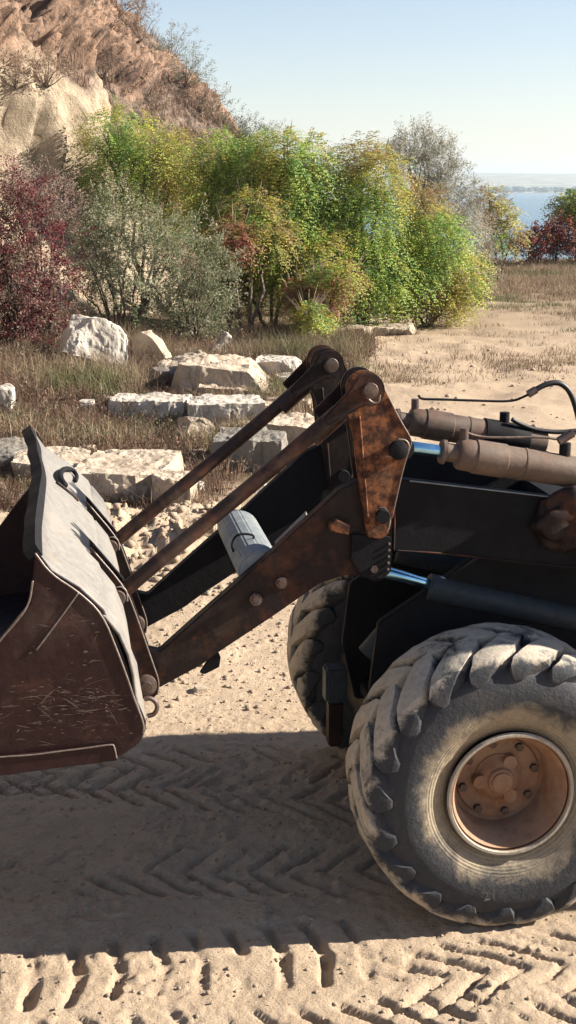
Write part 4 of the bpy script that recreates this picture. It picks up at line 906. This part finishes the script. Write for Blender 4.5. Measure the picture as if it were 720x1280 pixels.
qa = T(618, 540, .70); U2 = lambda px, py: (lambda q: (q[0], 1.646, q[1]))(T(px, py, .70)); cyl('dark_end', U2(674, 583), U2(736, 593.5), .086, 'arm_dark', t2, 36)  # near-black, slightly thicker stretch of the far barrel
HB = 1.646
pipe('hydraulic_hose', [T3(x, y, HB) for x, y in [(523, 494), (526, 499), (545, 499), (600, 501), (640, 502), (655, 496), (668, 489)]], .007, 'arm_dark', LD, 8)
pipe('hydraulic_hose', [T3(x, y, HB) for x, y in [(664, 491), (676, 483), (690, 478), (702, 479), (713, 490), (720, 510), (728, 545)]], .016, 'hose', LD, 10)
pipe('hydraulic_hose', [T3(x, y, HB-.05) for x, y in [(640, 524), (650, 530), (668, 537), (690, 540), (706, 540), (740, 536)]], .013, 'hose', LD, 10)
pipe('hydraulic_hose', [T3(x, y, .70) for x, y in [(579, 538), (588, 543), (605, 547), (640, 547), (680, 546), (700, 550), (716, 543), (740, 534)]], .007, 'bolt', LD, 8)
cyl('hose_fitting', T3(660, 493, HB), T3(670, 487, HB), .022, 'bolt'); cyl('hose_fitting', T3(698, 552, .70), T3(716, 541, .70), .022, 'bolt')
# --- lift cylinders, low
def lift(kk):
    U = lambda px, py: (lambda q: (q[0], kk, q[1]))(T(px, py, .82))
    b = cyl('lift_cylinder', U(535, 733), U(760, 782), .068, 'lift', LD, 32)
    cyl('piston_rod', U(468, 711), U(541, 726+6), .030, 'chrome', b); x = U(468, 711); cyl('rod_eye', (x[0], kk-.04, x[2]), (x[0], kk+.04, x[2]), .055, 'arm_dark', b)
lift(.82); lift(.82+.70)
# --- front frame, axle, differential
def box(name, x0, x1, y0, y1, z0, z1, mat, parent=LD, bev=.01):
    bm = bmesh.new(); bmesh.ops.create_cube(bm, size=1)
    for v in bm.verts: v.co = Vector(((x0+x1)/2 + v.co.x*(x1-x0), (y0+y1)/2 + v.co.y*(y1-y0), (z0+z1)/2 + v.co.z*(z1-z0)))
    bmesh.ops.bevel(bm, geom=bm.edges[:], offset=bev, segments=2, affect='EDGES'); return obj(name, bm, M[mat], parent)
fr = plate('front_frame', [(-.42, .62), (-.5, .95), (-.46, 1.30), (-.15, 1.50), (.2, 1.75), (.45, 1.86), (2.2, 1.9), (2.2, .62)], .80, .05, 'arm_dark', LD, .008, raw=True)
plate('frame_plate', [(-.42, .62), (-.5, .95), (-.46, 1.30), (-.15, 1.50), (.2, 1.75), (.45, 1.86), (2.2, 1.9), (2.2, .62)], 1.5, .05, 'arm_dark', fr, .008, raw=True)
box('frame_web', -.40, 2.1, .86, 1.49, .66, .74, 'arm_dark', fr); box('frame_web', .30, .36, .86, 1.49, .75, 1.8, 'arm_dark', fr)
box('frame_deck', .5, 2.2, .45, 1.9, 1.80, 1.86, 'arm_dark', fr)
ax = cyl('axle', (0, .40, .70), (0, 1.95, .70), .13, 'arm_dark', LD, 24)
cyl('differential', (0, .98, .70), (0, 1.36, .70), .27, 'arm_dark', ax, 24, [(0, 0), (0, .14), (.25, .25), (.5, .27), (.75, .25), (1, .14), (1, 0)])
br = box('axle_bracket', -.62, -.50, 1.35, 1.47, .66, .86, 'lift', fr, .012); box('axle_bracket', -.60, -.52, 1.36, 1.46, .40, .66, 'arm', fr, .01)
cyl('brake_chamber', (-.42, 1.2, .98), (-.30, 1.2, 1.12), .07, 'lift', fr)
# rusty clamp at the right edge of the view, on the arm
bm = bmesh.new(); bmesh.ops.create_icosphere(bm, subdivisions=4, radius=.17)
for v in bm.verts: v.co = v.co*(1 + .38*float(fbm(np.array([v.co*9]), 4, 8)[0])); v.co.y *= .35
x, z = T(716, 652, .60); bmesh.ops.translate(bm, verts=bm.verts[:], vec=(x, .64, z)); obj('earth_lump', bm, M['arm'], LD, True)
pipe('arm_top_line', [T3(x, y, .655) for x, y in [(512, 601), (600, 611), (695, 622)]], .004, 'teal', arm, 6)  # thin pale line along the top edge of the rear arm

# --- wheels
def tyre_mesh(Rr=.70, Wd=.54, lugs=20):
    na_ = 160; prof = [(.10, .285), (.07, .30), (.055, .325), (.03, .36), (.008, .42), (0, .48), (.004, .54), (.018, .585), (.045, .618), (.10, .640), (.20, .650), (.27, .652)]
    prof = prof + [(Wd-a, r) for a, r in prof[::-1][1:]]; th = np.arange(na_)*2*np.pi/na_; V_ = []
    for t in th:
        for i, (y, r) in enumerate(prof):
            r2 = r + .004*math.sin(7*t+i) * (r > .5); V_.append((r2*math.cos(t), y, r2*math.sin(t)))
    F_ = [tuple(f) for f in grid_faces(na_, len(prof), True, False)]
    pitch = 2*np.pi/lugs
    path = [(.004, .578, -.05), (.004, .610, -.04), (.014, .645, -.01), (.035, .678, .05), (.085, .696, .12), (.15, .702, .20), (.22, .705, .28), (.285, .705, .33)]
    for side in (0, 1):
        for l in range(lugs):
            t0 = (l + .5*side)*pitch; r_ = random.Random(l*7+side); wear = [1 + r_.uniform(-.12, .12) for _ in path]; base = len(V_)
            for j, (y, rr, off) in enumerate(path):
                hw = pitch*(.10, .22, .34, .40, .41, .38, .33, .26)[j]*wear[j]; low = rr - (.06 if j > 1 else .03)
                low = min(low, .64)
                for dt, rad in ((-hw*1.10, low), (-hw*.94, rr - .004), (-hw*.4, rr + r_.uniform(-.003, .003)), (hw*.4, rr + r_.uniform(-.003, .003)), (hw*.94, rr - .004), (hw*1.10, low)):
                    t = t0 - off + dt; yy = y if side == 0 else Wd - y
                    if rad == low: yy = yy + (.02 if side == 0 else -.02)*(j < 3)
                    V_.append((rad*math.cos(t), yy, rad*math.sin(t)))
            for j in range(len(path)-1):
                for q in range(5): F_.append((base+j*6+q, base+j*6+q+1, base+j*6+6+q+1, base+j*6+6+q))
            for e in (0, len(path)-1): s = base+e*6; F_.append((s, s+1, s+4, s+5)); F_.append((s+1, s+2, s+3, s+4))
    V_ = np.array(V_); d = 1.2*fbm(V_*9, 3, 4) + .6*fbm(V_*30, 3, 14); rr = np.hypot(V_[:, 0], V_[:, 2]); V_ = V_*(1 + (.006*d*(rr > .56))[:, None]*np.array([1, 0, 1]))
    me = np_mesh('tyre', V_, F_); bm = bmesh.new(); bm.from_mesh(me); bmesh.ops.recalc_face_normals(bm, faces=bm.faces[:]); bm.to_mesh(me); bm.free()
    me.polygons.foreach_set('use_smooth', [True]*len(me.polygons)); me.set_sharp_from_angle(angle=R(38)); me.materials.append(M['tyre']); return me
TY = tyre_mesh()
def wheel(lx, ly, lz, flip=False):
    w_ = empty('wheel', (lx, ly, lz), math.pi if flip else 0, LD)
    t = bpy.data.objects.new('tyre', TY); C.objects.link(t); t.parent = w_; t.rotation_euler = (0, random.uniform(0, 6), 0)
    # rim: flange, deep barrel, disc
    cyl('rim', (0, .03, 0), (0, .50, 0), .3, 'rim', w_, 72, [(.0, .280), (.0, .300), (.015, .304), (.04, .299), (.06, .29), (.05, .283), (.02, .276), (.06, .262), (.16, .252), (.20, .238), (.38, .232), (.44, .226), (.45, .205), (.425, .20), (.415, .0)])
    cyl('rim_lip', (0, .018, 0), (0, .034, 0), .3, 'lip', w_, 72, [(.9, .284), (0, .288), (0, .300), (.9, .306)])
    hb = cyl('hub', (0, .165, 0), (0, .32, 0), .1, 'rim', w_, 40, [(0, 0), (0, .058), (.02, .062), (.12, .066), (.16, .085), (.30, .10), (.36, .118), (.5, .125), (1, .14)])
    cyl('hub_cap', (0, .155, 0), (0, .17, 0), .048, 'rim', w_, 24)
    for a in (62, 182, 302):
        c_ = Vector((.098*math.cos(R(a)), 0, .098*math.sin(R(a)))); cyl('hub_lobe', c_ + Vector((0, .185, 0)), c_ + Vector((0, .25, 0)), .034, 'rim', w_, 20)
    for i in range(8):
        a = R(i*45 + 12); c_ = Vector((.178*math.cos(a), 0, .178*math.sin(a)))
        cyl('lug_nut', c_ + Vector((0, .205, 0)), c_ + Vector((0, .25, 0)), .020, 'bolt', w_, 6, smooth_=False)
    return w_
w1 = wheel(0, 0, .69)
tc_ = bpy.data.curves.new('lettering', 'FONT'); tc_.body = '21'; tc_.size = .075; tc_.extrude = .003; tc_.align_x = 'CENTER'
to = bpy.data.objects.new('lettering', tc_); C.objects.link(to)
dg = bpy.context.evaluated_depsgraph_get(); lm = bpy.data.meshes.new_from_object(to.evaluated_get(dg)); bpy.data.objects.remove(to)
lo = obj('lettering', lm, plain('dusty_raised_rubber', (.10, .09, .075), .8), w1); lo.location = (-.09, .003, -.515); lo.rotation_euler = (R(90), R(-8), 0)
wheel(0, 1.80+.54, .69, True)
wheel(2.95, 0.05, .69); wheel(2.95, 2.30, .69, True)
# --- rear body with cab and bonnet (unseen, right of the view; cab sized to throw the long shadow)
rb = box('rear_body', 1.9, 4.6, .55, 1.8, .75, 1.75, 'arm', LD, .03)
box('bonnet', 3.9, 5.6, .5, 1.85, 1.2, 2.1, 'arm', LD, .05)
box('fender', 2.25, 3.7, -.08, .55, 1.46, 1.54, 'arm', LD, .02); box('fender', 2.25, 3.7, 1.80, 2.22, 1.46, 1.54, 'arm', LD, .02)
cab = box('cab', 2.55, 3.9, -.10, 2.14, 1.56, 2.80, 'arm', LD, .06)
box('roof', 2.48, 4.0, -.12, 2.16, 2.806, 2.87, 'arm', cab, .02)
box('window', 2.70, 3.75, -.115, -.103, 2.05, 2.68, 'glass', cab, .004); box('window', 2.535, 2.547, .1, 1.95, 2.0, 2.68, 'glass', cab, .004)
box('tank', 1.2, 2.3, .15, 2.05, .62, 1.2, 'arm_dark', LD, .03)
box('body_block', 2.0, 2.5, -.05, 2.1, 1.0, 1.5, 'arm_dark', LD, .02)  # unseen full-width block filling the gap ahead of the cab

# ------------------------------------------------------------------ haze
hz_m = bpy.data.materials.new('haze'); hz_m.use_nodes = True; nt = hz_m.node_tree; nt.nodes.remove(nt.nodes['Principled BSDF'])
pv = N(nt, 'ShaderNodeVolumePrincipled'); pv.inputs['Color'].default_value = (.66, .78, .88, 1); pv.inputs['Density'].default_value = .00014; pv.inputs['Anisotropy'].default_value = .2
nt.links.new(pv.outputs[0], nt.nodes['Material Output'].inputs['Volume'])
hzb = [(x, y, z) for z in (-62, 140) for x, y in ((-8000, -60), (8000, -60), (8000, 12600), (-8000, 12600))]
ho = obj('haze', np_mesh('haze', hzb, [(0, 3, 2, 1), (4, 5, 6, 7), (0, 1, 5, 4), (1, 2, 6, 5), (2, 3, 7, 6), (3, 0, 4, 7)]), hz_m); tag(ho, 'pale blue haze over the water', 'haze', kind='stuff')
